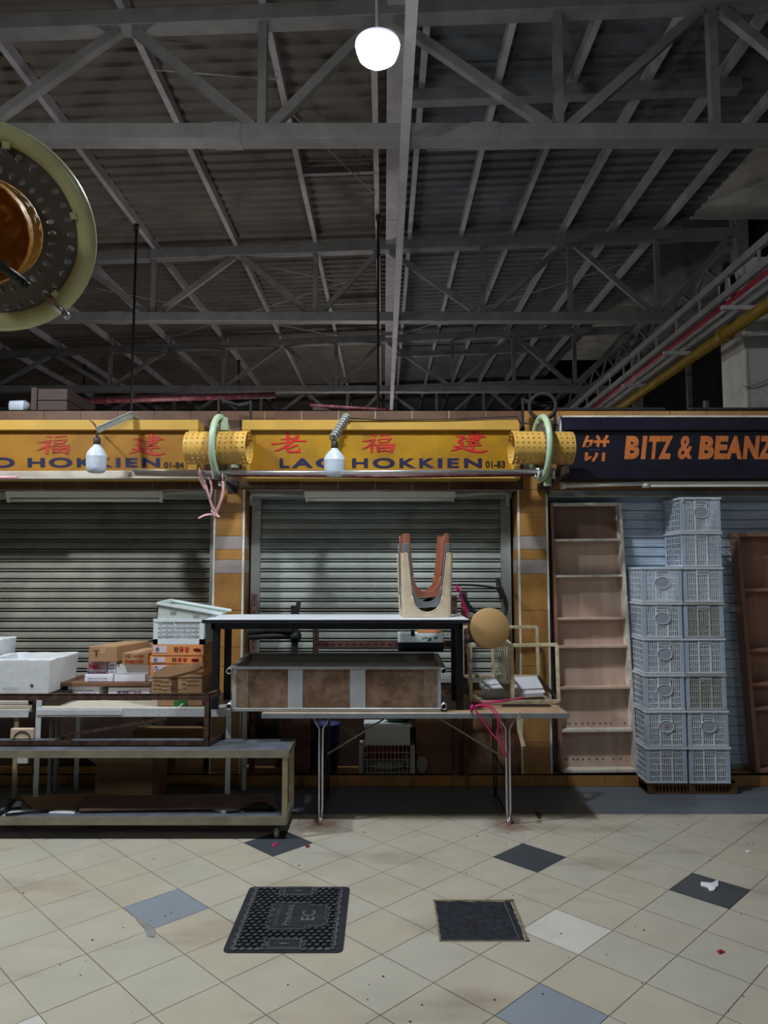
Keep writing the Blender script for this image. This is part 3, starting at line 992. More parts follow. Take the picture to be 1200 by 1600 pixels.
# lattice girder running away along the edge of the roof
t = thing('lattice_girder', 'grey lattice girder running away beside the roof edge', 'girder', (6.6, 13, 7.6))
MB().bar((6.6, 13.2, 7.80), (6.6, 33, 8.3), .12, .14).build('top_chord', M['steel'], t)
MB().bar((6.6, 13.2, 7.25), (6.6, 33, 7.75), .12, .14).build('bottom_chord', M['steel'], t)
for i in range(9):
    y = 13.6 + i * 1.3
    MB().bar((6.6, y, 7.3 + .025 * (y - 13.2)), (6.6, y + .65, 7.8 + .025 * (y - 13.2)), .05, .05).build('lacing_bar', M['steel'], t)
    MB().bar((6.6, y + .65, 7.8 + .025 * (y - 13.2)), (6.6, y + 1.3, 7.3 + .025 * (y - 13.2)), .05, .05).build('lacing_bar', M['steel'], t)

# cable tray with pipes beside it
t = thing('cable_tray', 'long grey cable tray running away above the navy sign', 'cable tray', (4.4, 8, 5.3))
r0, r1 = W(1200, 372, 8.0), W(1200, 408, 8.0)
for n_, p, w in (('side_rail', r0, .10), ('side_rail', r1, .09)):
    MB().bar((p.x, 6.3, p.z), (p.x, 20, p.z), .06, w).build(n_, M['steel'], t)
for i in range(16):
    MB().bar((r0.x, 6.6 + i * .8, r0.z - .03), (r1.x, 6.6 + i * .8, r1.z), .05, .02).build('rung', M['steel'], t)
p = W(1200, 427, 8.0)
tag(MB().tube([(p.x, 6.3, p.z), (p.x, 20, p.z)], .045, 12).build('fire_pipe', M['red_pipe']), 'long straight red pipe running away above the navy sign', 'pipe')
p = W(1200, 452, 8.0)
tag(MB().bar((p.x, 6.3, p.z), (p.x, 20, p.z), .09, .08).bar((p.x - .1, 6.3, p.z + .05), (p.x - .1, 20, p.z + .05), .04, .05).build('cable_trunking', M['steel']), 'pale cable trunking running between the red and yellow pipes', 'trunking')
p = W(1200, 476, 8.0)
ye = 14.6
tag(MB().tube([(p.x, 6.3, p.z), (p.x, ye, p.z), (p.x - .1, ye + .25, p.z - .1), (p.x - .15, ye + .3, p.z - .4), (p.x - .15, ye + .3, 1.5)], .075, 14).tube([(p.x, 9.0, p.z), (p.x, 9.12, p.z)], .105, 14).tube([(p.x, ye - .3, p.z), (p.x, ye - .2, p.z)], .1, 14).build('gas_pipe', M['yellow_pipe']), 'thick yellow pipe running away above the navy sign', 'pipe')
for i in range(4):
    y = 8.4 + i * 1.8
    p = W(1200, 452, 8.0)
    MBx = MB().bar((p.x - .35, y, p.z - .07), (p.x + .06, y, p.z - .07), .05, .05).tube([(p.x + .02, y, p.z - .07), (p.x + .02, y, p.z - .14)], .012, 6)
    tag(MBx.build('pipe_hanger', M['steel_light']), 'small steel hanger bracket under the cable trunking', 'bracket', 'trunking hangers')
# maroon sprinkler pipe low across the hall behind the stalls
a, b = W(-60, 633, 12.5), W(430, 617, 12.5)
tag(MB().tube([a, b], .055, 12).build('sprinkler_pipe', M['maroon_pipe']), 'long maroon pipe crossing low behind the stall roofs', 'pipe')
# frames in the dark beyond the navy sign
for i, (xx, y, z1) in enumerate(((6.3, 14.6, 6.5), (7.4, 14.9, 6.5), (8.3, 12.0, 6.2))):
    tag(MB().box(xx, xx + .09, y, y + .09, 0, z1).build('dark_post', M['steel']), ('slender grey post in the gloom behind the yellow pipe', 'second grey post in the gloom, further from the yellow pipe', 'grey post in the gloom beside the concrete column')[i], 'post')
tag(MB().bar((5.6, 12.24, 3.55), (8.0, 12.24, 3.55), .06, .06).build('dark_rail', M['steel']), 'level grey rail fixed to the slim pale post', 'rail')


# ================================================================== HANGING LAMP
for lab, pos, power in (('bright round lamp glowing on a thin drop rod above the stalls', LAMP_POS, LAMP_STRENGTH), ('next glowing lamp of the row, hanging out of view beyond the dull sign', LAMP2_POS, LAMP2_STRENGTH), ('dimmer round lamp hanging behind the viewer on the crate side', LAMP3_POS, LAMP3_STRENGTH)):
    lx, ly, lz = pos
    t = thing('hanging_lamp', lab, 'lamp', pos)
    MB().lathe([(.120, 0), (.118, -.03), (.105, -.065), (.075, -.09), (.038, -.102), (0, -.105)], pos, n=36).build('glowing_dome', emit('lamp_glow', (.935, .985, 1.0), power), t)
    MB().lathe([(.122, -.004), (.127, 0), (.125, .012), (.09, .03), (.04, .04), (.03, .08), (0, .08)], pos, n=36).build('housing', emit('lamp_housing_glow', (.78, .74, 1.0), .8), t)  # housing emits faint lavender in place of the lamp's halo
    MB().tube([(lx, ly, lz + .07), (lx, ly, zp(lx, ly) + .1)], .012, 10).build('drop_rod', M['steel'], t)

# ================================================================== LIGHT BATTENS UNDER THE SIGNS
for lab, xa, xb, ya, yb, full in (('unlit tube batten above the dusty shutter behind the boxes', 8, 255, 767, 784, True), ('unlit tube batten above the grey-green shutter', 475, 712, 767, 783, True)):
    Y = 5.70
    t = thing('tube_batten', lab, 'light', (WX((xa + xb) / 2, 770, Y), Y, WZ(yb, Y)))
    x0, x1 = WX(xa, 770, Y), WX(xb, 770, Y)
    MB().box(x0, x1, Y, Y + .06, WZ(ya + 10, Y), WZ(ya, Y)).build('batten_body', M['light_body'], t, bevel=.004)
    zz = WZ(yb - 3, Y)
    MB().tube([(x0 + .03, Y + .025, zz), (x1 - .03, Y + .025, zz)], .014, 12).build('glass_tube', M['tube_off'], t)
    for s in (x0 + .012, x1 - .032):
        MB().box(s, s + .02, Y + .005, Y + .045, zz - .018, WZ(ya + 10, Y)).build('tube_holder', M['light_body'], t)
Y = 5.60
c = MB().tube([W(392, 788, 5.70), W(393, 775, Y), W(398, 772, Y), W(475, 773, Y)], .016, 10).tube([W(712, 773, Y), W(786, 769, Y), W(793, 772, Y), W(793, 790, 5.70)], .016, 10)
tag(c.build('conduit', M['rail_grey']), 'grey bent conduit feeding both ends of the batten over the grey-green shutter', 'conduit')
c = MB().tube([W(255, 770, Y), W(325, 767, Y)], .014, 10)
tag(c.build('conduit', M['rail_grey']), 'short grey conduit feeding the batten over the dusty shutter', 'conduit')
Y = 5.52
c = MB().tube([W(878, 759, Y), W(1007, 755.5, Y)], .017, 10).tube([W(876, 759, Y), W(884, 759, Y)], .026, 10)
tag(c.build('glass_tube_lamp', M['tube_off']), 'dull unlit tube under the navy sign', 'light tube')
c = MB().bar(W(1004, 757, Y), W(1300, 756, Y), .03, .04).tube([W(1004, 757.5, Y), W(1014, 757.5, Y)], .024, 10)
tag(c.build('batten', M['light_body']), 'long pale batten continuing under the navy sign', 'light')

# ================================================================== LED BULBS ON BRACKETS
def led_bulb(label, px0, ytop, ybot, Y, arm0, arm1, Ya):
    top, bot = W(px0, ytop, Y), W(px0, ybot, Y)
    h = top.z - bot.z
    t = thing('led_bulb', label, 'light bulb', bot)
    k = h / .27
    MB().lathe([(0, 0), (.05 * k, .002), (.066 * k, .012), (.072 * k, .04), (.075 * k, .115)], bot, n=30).lathe([(.075 * k, .115), (.077 * k, .118), (.075 * k, .122), (.068 * k, .15), (.045 * k, .182), (.026 * k, .20), (.022 * k, .215)], bot, n=30).build('diffuser', M['bulb_white'], t)
    MB().lathe([(.022 * k, .205), (.0245 * k, .21), (.0245 * k, .255), (.017 * k, .262), (.012 * k, .272), (0, .272)], bot, n=20).build('lamp_holder', M['bulb_base'], t)
    a0 = Vector((top.x, top.y, top.z - .004))
    e = W(*arm1, Y)
    MB().tube([a0, (e + a0) / 2 + Vector((.006, 0, 0)), e], .006, 8).build('flex', M['bulb_base'], t)
    return t, e


for lab, cx, yt, yb, Y, a, b in (('hanging white bulb in front of the dull 01-84 sign', 150, 684, 739, 5.2, (205, 650), (152, 672)), ('hanging white bulb in front of the LAO HOKKIEN sign with complete lettering', 522.5, 686, 745, 5.2, (541, 654), (521, 684))):
    led_bulb(lab, cx, yt, yb, Y, a, b, 5.6)
    p0, p1 = W(*a, 5.44), W(*b, 5.19)
    p0.z += .01
    c = MB().bar(p0, p1, .022, .045, (0, 0, 1)).bar(p0 + Vector((0, .0, .024)), p1 + Vector((0, 0, .024)), .04, .004)
    if cx > 300:
        for i in range(9):
            q = p0.lerp(p1, i / 8)
            c.torus(q, p1 - p0, .028, .007, 12, 6)
    else:
        c.bar(p0, p0 + Vector((0, .2, 0)), .04, .02)
    tag(c.build('bulb_bracket', M['rail_grey']), 'slim grey bracket holding the bulb over the dull 01-84 sign' if cx < 300 else 'tape-wrapped bracket holding the bulb over the complete LAO HOKKIEN sign', 'bracket')
tag(MB().tube([W(140, 657, 5.45), W(147, 661, 5.3), W(152, 670, 5.2)], .004, 6).build('loose_wire', M['bulb_base']), 'thin wire looping down to the bulb on the dull sign', 'wire')
tag(MB().tube([W(541, 653, 5.45), W(590, 656, 5.46), W(700, 655, 5.46), W(808, 651, 5.46), W(812, 660, 5.44)], .005, 6).build('loose_wire', M['bulb_base']), 'black wire lying along the top of the LAO HOKKIEN sign', 'wire')


# ================================================================== RING LIGHTS WITH PERFORATED DRUMS
def ring_light(label, C, axis, Rout, r, drum_r, front, back, ring_m, drum_m, nu, nv, near=False):
    C, ax = Vector(C), Vector(axis).normalized()
    t = thing('ring_fitting', label, 'ring fitting', C)
    R = Rout - r
    MB().torus(C, ax, R, r, 72, 18).build('ring', ring_m, t)
    a = ax.cross(Vector((0, 0, 1))).normalized()
    b = ax.cross(a).normalized()

    def cyl(rr):
        def f(u, v):
            th = 2 * math.pi * u / nu
            return C + ax * (-back + (front + back) * v / nv) + (a * math.cos(th) + b * math.sin(th)) * rr
        return f
    d = MB().perforated(cyl(drum_r), nu, nv, .17, sides=8)
    d.build('perforated_drum', drum_m, t, solid=.003)
    if near:
        MB().lathe([(0, -back + .01), (drum_r * .97, -back + .01), (drum_r * .97, -back + .014), (0, -back + .014)], C, ax, 40).build('end_cap', drum_m, t)
    if True:
        n1, n2 = 34, 2
        def dc(u, v):
            th = 2 * math.pi * u / n1
            rr = drum_r * 1.03 + (R - r * .7 - drum_r * 1.03) * v / n2
            return C + (a * math.cos(th) + b * math.sin(th)) * rr
        MB().perforated(dc, n1, n2, .22, sides=8).build('perforated_disc', M['mesh_disc'], t, solid=.003)
        for k in range(6):
            th = 2 * math.pi * (k + .3) / 6
            q = C + (a * math.cos(th) + b * math.sin(th)) * (R - r)
            MB().bar(q - ax * .02, q + ax * .02, r * .7, r * .6, a * math.cos(th) + b * math.sin(th)).build('clip', ring_m, t)
    return t, a, b, R


YR = 5.25
for lab, cx, xa, xb, tilt in (('pale green ring around a yellow perforated drum, between the two yellow signs', 345, 293, 390, -.06), ('pale green ring around a yellow perforated drum, between a yellow sign and the navy sign', 846, 798, 893, .05)):
    C = W(cx, 697, YR)
    C.z = W(cx, 700, YR).z
    fr = WX(xb, 700, YR) - C.x
    bk = C.x - WX(xa, 700, YR)
    t, a, b, R = ring_light(lab, C, (1, tilt, 0), .251, .0235, .121, fr, bk, M['ring_green'], M['drum_yellow'], 20, 11)
    MB().box(C.x - .012, C.x + .012, C.y + .19, YW + .004, C.z - .03, C.z + .03).build('wall_arm', M['ring_green'], t, bevel=.003)
    MB().box(C.x + .0, C.x + .05, C.y - .02, C.y + .0, C.z + .13, C.z + .225).build('upper_tab', M['ring_green'], t, bevel=.003)
    MB().box(C.x - .0, C.x + .055, C.y - .06, C.y - .04, C.z - .29, C.z - .2).build('lower_tab', M['ring_green'], t, bevel=.003)
    MB().box(C.x - .06, C.x + .06, YW - .01, YW + .004, C.z - .09, C.z + .09).build('wall_plate', M['ring_green'], t, bevel=.003)
    k = MB()
    k.box(C.x - .09, C.x - .075, 5.5, 5.53, C.z + .09, Z_TOP + .06).box(C.x + .16, C.x + .175, 5.5, 5.53, C.z + .1, Z_TOP + .04)
    k.tube([(C.x - .085, 5.52, Z_TOP + .05), (C.x - .01, 5.53, Z_TOP + .03), (C.x + .08, 5.52, Z_TOP + .0), (C.x + .17, 5.52, Z_TOP + .02)], .014, 6)
    k.tube([(C.x - .08, 5.52, Z_TOP + .03), (C.x + .05, 5.54, Z_TOP + .015), (C.x + .17, 5.52, Z_TOP + .03)], .01, 6)
    k.bar((C.x + .16, 5.5, C.z + .2), (C.x + .16, YW, C.z + .2), .02, .02)
    k.bar((C.x - .08, 5.5, C.z + .2), (C.x - .08, YW, C.z + .2), .02, .02)
    if cx > 600:
        k.torus((C.x + .06, 5.45, Z_TOP - .02), (.3, 1, 0), .10, .016, 30, 8)
        k.tube([W(812, 660, 5.45), W(840, 664, 5.45), W(872, 664, 5.45)], .006, 6)
    tag(k.build('cable_bracket', M['black_rubber']), 'black bracket with tangled cable above the ring %s' % ('next to the navy sign' if cx > 600 else 'between the yellow signs'), 'bracket')

# the near one, on a post
C = W(-16, 358, 1.62)
dep = C.y * math.cos(PITCH) + (C.z - CAM_H) * math.sin(PITCH)
E_ = W(-47, 360, 1.62)
camp = Vector((0, 0, CAM_H))
E_ = camp + (E_ - camp) * .87
axn = (E_ - C)
t, a, b, R = ring_light('large close olive green ring with yellow perforated drum', C, axn, 156 / FPX * dep, .0222, .1105, axn.length, .2, M['ring_olive'], M['drum_orange'], 20, 11, True)
axn = axn.normalized()
MB().tube([W(-20, 400, 1.40), W(36, 442, 1.44)], .010, 12).tube([W(36, 442, 1.44), W(45, 449, 1.445)], .0085, 12).build('hub_rod', M['dark_steel'], t)
MB().tube([W(70, 462, 1.70), W(100, 489, 1.70)], .008, 12).tube([W(100, 489, 1.70), W(107, 496, 1.70)], .0085, 12).build('stay_rod', M['chrome'], t)
pz = Vector((-1.95, 1.95, C.z))
MB().tube([C - axn * .20, C - axn * .24, (pz + C) / 2 + Vector((0, .12, 0)), pz], .022, 12).tube([C - axn * .24, C - axn * .2], .03, 12).build('support_arm', M['steel'], t)
o = MB().tube([(-1.95, 1.95, 0), (-1.95, 1.95, 4.2)], .05, 16).build('support_post', M['steel'])
tag(o, 'grey steel post standing out of view, carrying the large olive ring', 'post')

# ================================================================== POLES AND PLANK UNDER THE SIGNS
YPOLE = 5.16
tag(MB().tube([W(315, 739, YPOLE), W(868, 736.5, YPOLE)], .0165, 14).build('silver_pole', M['chrome']), 'long silver pole hung across below the LAO HOKKIEN sign', 'pole')
tag(MB().tube([W(335, 741.5, YPOLE + .06), W(600, 744.5, YPOLE + .06), W(846, 741, YPOLE + .06)], .014, 12).build('maroon_pole', M['maroon_pipe']), 'flaking maroon pole just under the silver pole', 'pole')
a, b = W(-330, 744, 5.43), W(334, 742, 5.43)
tag(MB().bar(a, b, .058, .062).build('weathered_plank', M['plank'], bevel=.004), 'weathered grey plank lying below the dull 01-84 sign', 'plank')
tag(MB().tube([W(-300, 744, 5.38), W(0, 746, 5.38), W(28, 746, 5.38)], .012, 8).build('pink_pole', M['string_pale']), 'thin faded pink pole along the front of the weathered plank', 'pole')
tag(MB().tube([W(206, 734.5, 5.38), W(316, 736.5, 5.38)], .011, 8).build('thin_rod', M['trolley_edge']), 'thin grey rod lying on the weathered plank', 'rod')
for lab, xx in (('metal wall bracket under the plank and silver pole, over the pier between yellow signs', -1.2), ('metal wall bracket under the plank, out at the far end', -3.62)):
    zb_ = W(330, 749, 5.43).z - .012
    c = MB().bar((xx, 5.10, zb_ - .02), (xx, YW, zb_ - .02), .03, .025).box(xx - .04, xx + .04, YW - .008, YW, zb_ - .07, zb_ + .03)
    tag(c.build('pole_bracket', M['dark_steel']), lab, 'bracket')
c = MB().bar(W(855, 757, 5.45), W(886, 733, 5.0), .03, .055).bar(W(855, 757, 5.45), W(855, 757, 5.45) + Vector((-.02, .205, 0)), .03, .055)
c.tube([W(868, 745, 5.1), W(868, 756, 5.15), W(860, 762, 5.2), W(850, 760, 5.3)], .009, 8)
c.tube([W(845, 755, 5.3), W(852, 764, 5.3), W(856, 770, 5.35), W(856, 765, 5.66)], .014, 8)
tag(c.build('pole_bracket', M['old_wood']), 'dark timber bracket holding the pole ends beside the navy sign', 'bracket')
for lab, pp in (('white cord tied around the pole beside the navy sign', [(866, 732), (864, 738), (866, 744)]), ('white cord tied around the poles below the green ring by the navy sign', [(842, 731), (840, 738), (843, 747)]), ('white cord tied round the pole beneath the ring between yellow signs', [(333, 731), (332, 738), (335, 746)])):
    p = W(*pp[1], YPOLE)
    c = MB().torus(p + Vector((0, .02, -.005)), (1, .15, 0), .034, .006, 20, 6).torus(p + Vector((.012, .02, -.005)), (1, -.15, 0), .034, .006, 20, 6)
    tag(c.build('tie_cord', M['paper']), lab, 'cord')

# faded pink raffia hanging from the pole
c = MB()


def ribbon(mb, pts, Y, w=.006, flat=.35, jit=.01):
    P = []
    for i, (x, y) in enumerate(pts):
        P.append(W(x, y, Y + random.uniform(-jit, jit)))
    # smooth
    Q = []
    for i in range(len(P) - 1):
        p0, p1, p2, p3 = P[max(i - 1, 0)], P[i], P[i + 1], P[min(i + 2, len(P) - 1)]
        for k in range(5):
            s = k / 5
            Q.append(.5 * ((2 * p1) + (p2 - p0) * s + (2 * p0 - 5 * p1 + 4 * p2 - p3) * s * s + (3 * p1 - p0 - 3 * p2 + p3) * s ** 3))
    Q.append(P[-1])
    mb.tube(Q, w, 6, 0, flat=flat)


for pts, w in (([(311, 733), (314, 748), (319, 762)], .005), ([(310, 745), (318, 760), (320, 764)], .007), ([(313, 734), (322, 762), (328, 780), (334, 800)], .010), ([(327, 746), (331, 762), (328, 780)], .009), ([(320, 750), (326, 772), (330, 786), (341, 806)], .006),
               ([(348, 752), (349, 768), (344, 786), (335, 806), (331, 802)], .012), ([(310, 810), (320, 805), (333, 803)], .012), ([(330, 797), (336, 803), (343, 808)], .010)):
    ribbon(c, pts, 5.13, w)
for q in ((312, 737), (332, 737), (348, 745)):
    c.torus(W(q[0], q[1], YPOLE + .01), (1, .1, 0), .028, .006, 18, 6)
tag(c.build('raffia_string', M['string_pale']), 'faded pink raffia strips dangling from the pole', 'string')

# ================================================================== ON THE STALL ROOFS
t = thing('wooden_crate', 'old dark wooden box on the stall roof above the dull sign', 'box', (WX(80, 640, 5.75), 5.75, Z_TOP))
x0, x1 = WX(52, 620, 5.75), WX(105, 620, 5.75)
zt_ = WZ(607, 5.75)
hh = zt_ - Z_TOP
b_ = MB()
for k in range(2):
    b_.box(x0, x1, 5.75, 5.77, Z_TOP + k * hh / 2 + .003, Z_TOP + (k + 1) * hh / 2 - .002).box(x0, x1, 6.30, 6.32, Z_TOP + k * hh / 2 + .003, Z_TOP + (k + 1) * hh / 2 - .002)
    b_.box(x1 - .02, x1, 5.77, 6.30, Z_TOP + k * hh / 2 + .003, Z_TOP + (k + 1) * hh / 2 - .002).box(x0, x0 + .02, 5.77, 6.30, Z_TOP + k * hh / 2 + .003, Z_TOP + (k + 1) * hh / 2 - .002)
b_.box(x0, x1, 5.75, 6.32, Z_TOP + .001, Z_TOP + .015)
b_.build('boards', M['old_wood'], t, bevel=.003)
MB().box(x0 - .01, x0 + .035, 5.735, 5.75, Z_TOP + .001, zt_ + .004).build('corner_batten', M['old_wood'], t)
t = thing('white_bucket', 'white plastic bucket lying on its side on the stall roof', 'bucket', (WX(28, 640, 5.8), 5.8, Z_TOP))
zc = Z_TOP + .062
MB().lathe([(0, 0), (.05, 0), (.06, .11), (.063, .115), (.056, .11)], (WX(14, 634, 5.8), 5.82, zc), (1, .25, 0), 24).build('body', M['bucket'], t)
MB().lathe([(.063, .108), (.05, .13), (.03, .155), (0, .16)], (WX(14, 634, 5.8), 5.82, zc), (1, .25, 0), 24).build('lid', M['bucket'], t)
for lab, xa, xb in (('dark sheet edge lying on the stall roof nearer the green ring, above the navy sign', 866, 1040), ('dark sheet edge lying on the stall roof above BEANZ', 1078, 1300)):
    c = MB().box(WX(xa, 634, 5.72), WX(xb, 634, 5.72), 5.72, 6.4, Z_TOP + .001, Z_TOP + .035)
    tag(c.build('roof_sheet', M['dark_steel'], bevel=.003), lab, 'sheet')
c = MB().tube([Vector((WX(487, 630, 5.9), 5.78, Z_TOP + .065)), Vector((WX(604, 640, 5.9), 5.74, Z_TOP + .016))], .016, 10)
tag(c.build('old_pole', M['maroon_pipe']), 'flaking maroon pole lying on the stall roof above the LAO HOKKIEN sign', 'pole')
c = MB().hexa([Vector((WX(484, 650, 5.7), 5.76, Z_TOP)), Vector((WX(522, 642, 5.7), 5.76, Z_TOP)), Vector((WX(522, 642, 5.7), 5.9, Z_TOP)), Vector((WX(484, 650, 5.7), 5.9, Z_TOP)),
               Vector((WX(489, 650, 5.7), 5.76, Z_TOP + .05)), Vector((WX(522, 642, 5.7), 5.76, Z_TOP + .02)), Vector((WX(522, 642, 5.7), 5.9, Z_TOP + .02)), Vector((WX(489, 650, 5.7), 5.9, Z_TOP + .05))])
tag(c.build('timber_offcut', M['old_wood']), 'dark timber offcut propping the maroon pole on the stall roof', 'timber')


# ================================================================== TROLLEY
TF, TB = 4.56, 4.90
ZT1, ZT0 = .534, .135
TXL, TXR = -2.78, -.595
t = thing('trolley', 'long low two-tier metal trolley on grey casters', 'trolley', ((TXL + TXR) / 2, TF, 0))
MB().box(TXL, TXR, TF + .004, TB, ZT1 - .03, ZT1).build('top_board', M['trolley_top'], t, bevel=.004)
MB().box(TXL, TXR - .0, TF - .004, TF + .004, ZT1 - .042, ZT1 + .003).box(TXR - .002, TXR + .006, TF - .004, TB, ZT1 - .042, ZT1 + .003).build('top_edging', M['trolley_edge'], t)
MB().box(TXL, TXR - .01, TF + .004, TB + .0, ZT0 - .035, ZT0).build('lower_shelf', M['trolley_top'], t, bevel=.004)
MB().box(TXL, TXR - .01, TF - .004, TF + .004, ZT0 - .047, ZT0 + .003).box(TXR - .012, TXR - .004, TF - .004, TB + .0, ZT0 - .047, ZT0 + .003).build('shelf_edging', M['trolley_edge'], t)
for x in (TXR - .036, TXL + .002):
    for y in (TF + .0, TB - .036):
        c = MB().box(x, x + .034, y, y + .034, ZT0 - .045, ZT1 - .03)
        c.build('leg', M['trolley_leg'], t, bevel=.003)
for x in (TXR - .09, TXL + .06):
    for y in (TF + .04, TB - .06):
        c = MB().lathe([(0, -.014), (.026, -.014), (.0335, -.009), (.0335, .009), (.026, .014), (0, .014)], (x + .02, y, .0335), (1, 0, 0), 24)
        w = c.build('caster', M['caster'], t)
        k = MB().box(x - .002, x + .004, y - .016, y + .016, .03, .078).box(x + .036, x + .042, y - .016, y + .016, .03, .078).box(x - .006, x + .046, y - .026, y + .026, .072, .089)
        k.build('caster_fork', M['dark_steel'], w)

# rusty frame lying on the trolley
t = thing('rusty_frame', 'rusty brown angle-iron box frame standing on the trolley top', 'frame', (-1.8, 4.66, ZT1))
fy, by = 4.67, 4.87
xr = -1.112
zlo, zhi = ZT1 + .001, WZ(1085, 4.67)
up, dn, bk, lf = (0, 0, 1), (0, 0, -1), (0, 1, 0), (-1, 0, 0)
MB().angle((-3.0, fy, zlo), (xr, fy, zlo), .036, .006, up, bk).build('bottom_rail', M['rust'], t)
MB().angle((-3.0, fy, zhi), (xr, fy, zhi), .036, .006, dn, bk).build('top_rail', M['rust'], t)
MB().angle((xr, fy - .002, zlo), (xr, fy - .002, zhi), .036, .006, lf, bk).build('upright', M['rust'], t)
MB().angle((xr, fy, zlo), (xr + .045, by + .02, zlo), .036, .006, up, lf).build('return_rail', M['rust'], t)
MB().angle((xr, fy, zhi), (xr + .025, by - .02, zhi), .036, .006, dn, lf).build('return_rail', M['rust'], t)
MB().angle((-2.10, fy + .006, zlo), (-2.07, by, zlo), .04, .006, up, lf).build('cross_rail', M['rust'], t)
MB().bar((-2.07, by + .004, zlo + .03), (-1.45, by + .01, WZ(1122, 4.9)), .02, .006, bk).build('brace', M['rust'], t)

# clutter on the lower shelf
c = MB()
p = [FL(123, 1268, ZT0 + .012), FL(433, 1263, ZT0 + .012), FL(428, 1243, ZT0 + .03), FL(135, 1246, ZT0 + .03)]
c.hexa(p + [q + Vector((0, 0, .012)) for q in p])
tag(c.build('brown_board', M['shelf_ply_dark']), 'long dark brown board lying on the lower trolley shelf', 'board')
c = MB()
p = [FL(28, 1244, ZT0 + .004), FL(190, 1240, ZT0 + .004), FL(120, 1265, ZT0 + .004), FL(55, 1268, ZT0 + .004)]
c.hexa(p + [q + Vector((0, 0, .007)) for q in p])
tag(c.build('cardboard_sheet', M['card_dark']), 'flat worn cardboard sheet on the lower trolley shelf', 'cardboard')


def flat_scrap(name, label, pts, z, m, th=.003, cat='paper'):
    P = [FL(x, y, z) for x, y in pts]
    n = len(P)
    cx = sum((q for q in P), Vector()) / n
    vs = [q + Vector((0, 0, .001 + .008 * random.random())) for q in P] + [cx + Vector((0, 0, .012))]
    vs += [q + Vector((0, 0, -.0005)) for q in P]
    fs = [(i, (i + 1) % n, n) for i in range(n)] + [(i, n + 1 + i, n + 1 + (i + 1) % n, (i + 1) % n) for i in range(n)] + [tuple(n + 1 + i for i in range(n))]
    return tag(MB().add(vs, fs).build(name, m), label, cat)


flat_scrap('paper_scrap', 'white paper sheet at the middle of the lower trolley shelf, before the brown board', [(78, 1265), (120, 1266), (116, 1272), (76, 1271)], ZT0 + .001, M['paper'])
flat_scrap('paper_scrap', 'crumpled white paper at the open end of the lower trolley shelf, on the lit patch', [(18, 1252), (34, 1254), (32, 1260), (14, 1262)], ZT0 + .012, M['paper'])
flat_scrap('paper_scrap', 'flat white paper under the black rod at the open end of the trolley shelf', [(10, 1267), (60, 1265), (40, 1272), (2, 1275)], ZT0 + .001, M['paper'])
flat_scrap('paper_scrap', 'white paper under the black tool at the wheel end of the trolley shelf', [(328, 1265), (385, 1266), (380, 1269), (350, 1270)], ZT0 + .001, M['paper'])
P = [FL(8, 1273, ZT0 + .012), FL(40, 1269, ZT0 + .013), FL(76, 1266, ZT0 + .015)]
tag(MB().tube(P, .008, 8).build('black_rod', M['black_paint']), 'thin black rod lying on the lower trolley shelf', 'rod')
P = [FL(0, 1270, ZT0 + .02), FL(10, 1262, ZT0 + .03), FL(20, 1252, ZT0 + .03), FL(14, 1249, ZT0 + .03)]
tag(MB().tube(P, [.02, .016, .02, .008], 8).build('black_bag', M['black_paint']), 'black folded umbrella at the open end of the lower trolley shelf', 'umbrella')
P = [FL(353, 1268, ZT0 + .012), FL(372, 1266.5, ZT0 + .014), FL(384, 1264, ZT0 + .016)]
c = MB().tube(P, .008, 8)
P = [FL(384, 1265, ZT0 + .012), FL(396, 1259, ZT0 + .03), FL(412, 1258, ZT0 + .035), FL(428, 1265, ZT0 + .012)]
c.tube(P, [.01, .022, .022, .01], 8, flat=.5)
tag(c.build('black_tool', M['black_rubber']), 'black dusty tool at the wheel end of the lower trolley shelf', 'tool')
# cream burner plate on the trolley
t = thing('burner_plate', 'cream square plate with a raised ring, standing on the trolley by the white post', 'plate', (WX(34, 1150, 4.86), 4.86, ZT1))
MB().box(WX(16, 1150, 4.86), WX(52, 1150, 4.86), 4.855, 4.885, ZT1 + .001, WZ(1138, 4.86)).build('plate', M['stool_cream'], t, bevel=.008, seg=2)
MB().torus((WX(34, 1150, 4.85), 4.853, ZT1 + .0), (0, 1, 0), .055, .004, 40, 8).build('ring', M['rust'], t)

# ================================================================== WHITE METAL TABLE AT THE BACK
ZW = .728
WF, WBK = 4.92, 5.60
xa, xb = WX(58, 1106, WF), -1.03
t = thing('white_table', 'chipped white steel work table carrying the cartons', 'table', ((xa + xb) / 2, WF, 0))
MB().box(xa, xb, WF + .003, WBK, ZW - .02, ZW).build('top', M['offwhite_board'], t, bevel=.003)
MB().box(xa, xb, WF - .003, WF + .003, ZW - .058, ZW + .001).box(xa, xb, WF, WF + .03, ZW - .058, ZW - .052).box(xa, -1.76 + .0, WF - .006, WF - .003, ZW - .046, ZW - .010).build('front_rail', M['white_metal'], t, bevel=.002)
for x, y in ((xa, WF + .0), (xa, WBK - .04), (xb - .04, WBK - .04)):
    MB().angle((x - .012, y, .0), (x - .012, y, ZW + (.05 if y < 5 and x < -2 else -.02)), .04, .005, (1, 0, 0), (0, 1, 0)).build('leg', M['white_metal'], t)
MB().angle((xb - .04, WF + .01, .0), (xb - .04, WF + .01, ZW - .02), .04, .005, (1, 0, 0), (0, 1, 0)).build('leg', M['white_metal'], t)
c = MB().tube([(WX(80, 1140, 5.2), 5.2, .0), (WX(80, 1140, 5.2), 5.2, ZW - .02)], .014, 10).tube([(WX(90, 1140, 5.35), 5.35, 0), (WX(90, 1140, 5.35), 5.35, ZW - .02)], .018, 10)
c.build('strut', M['rail_grey'], t)

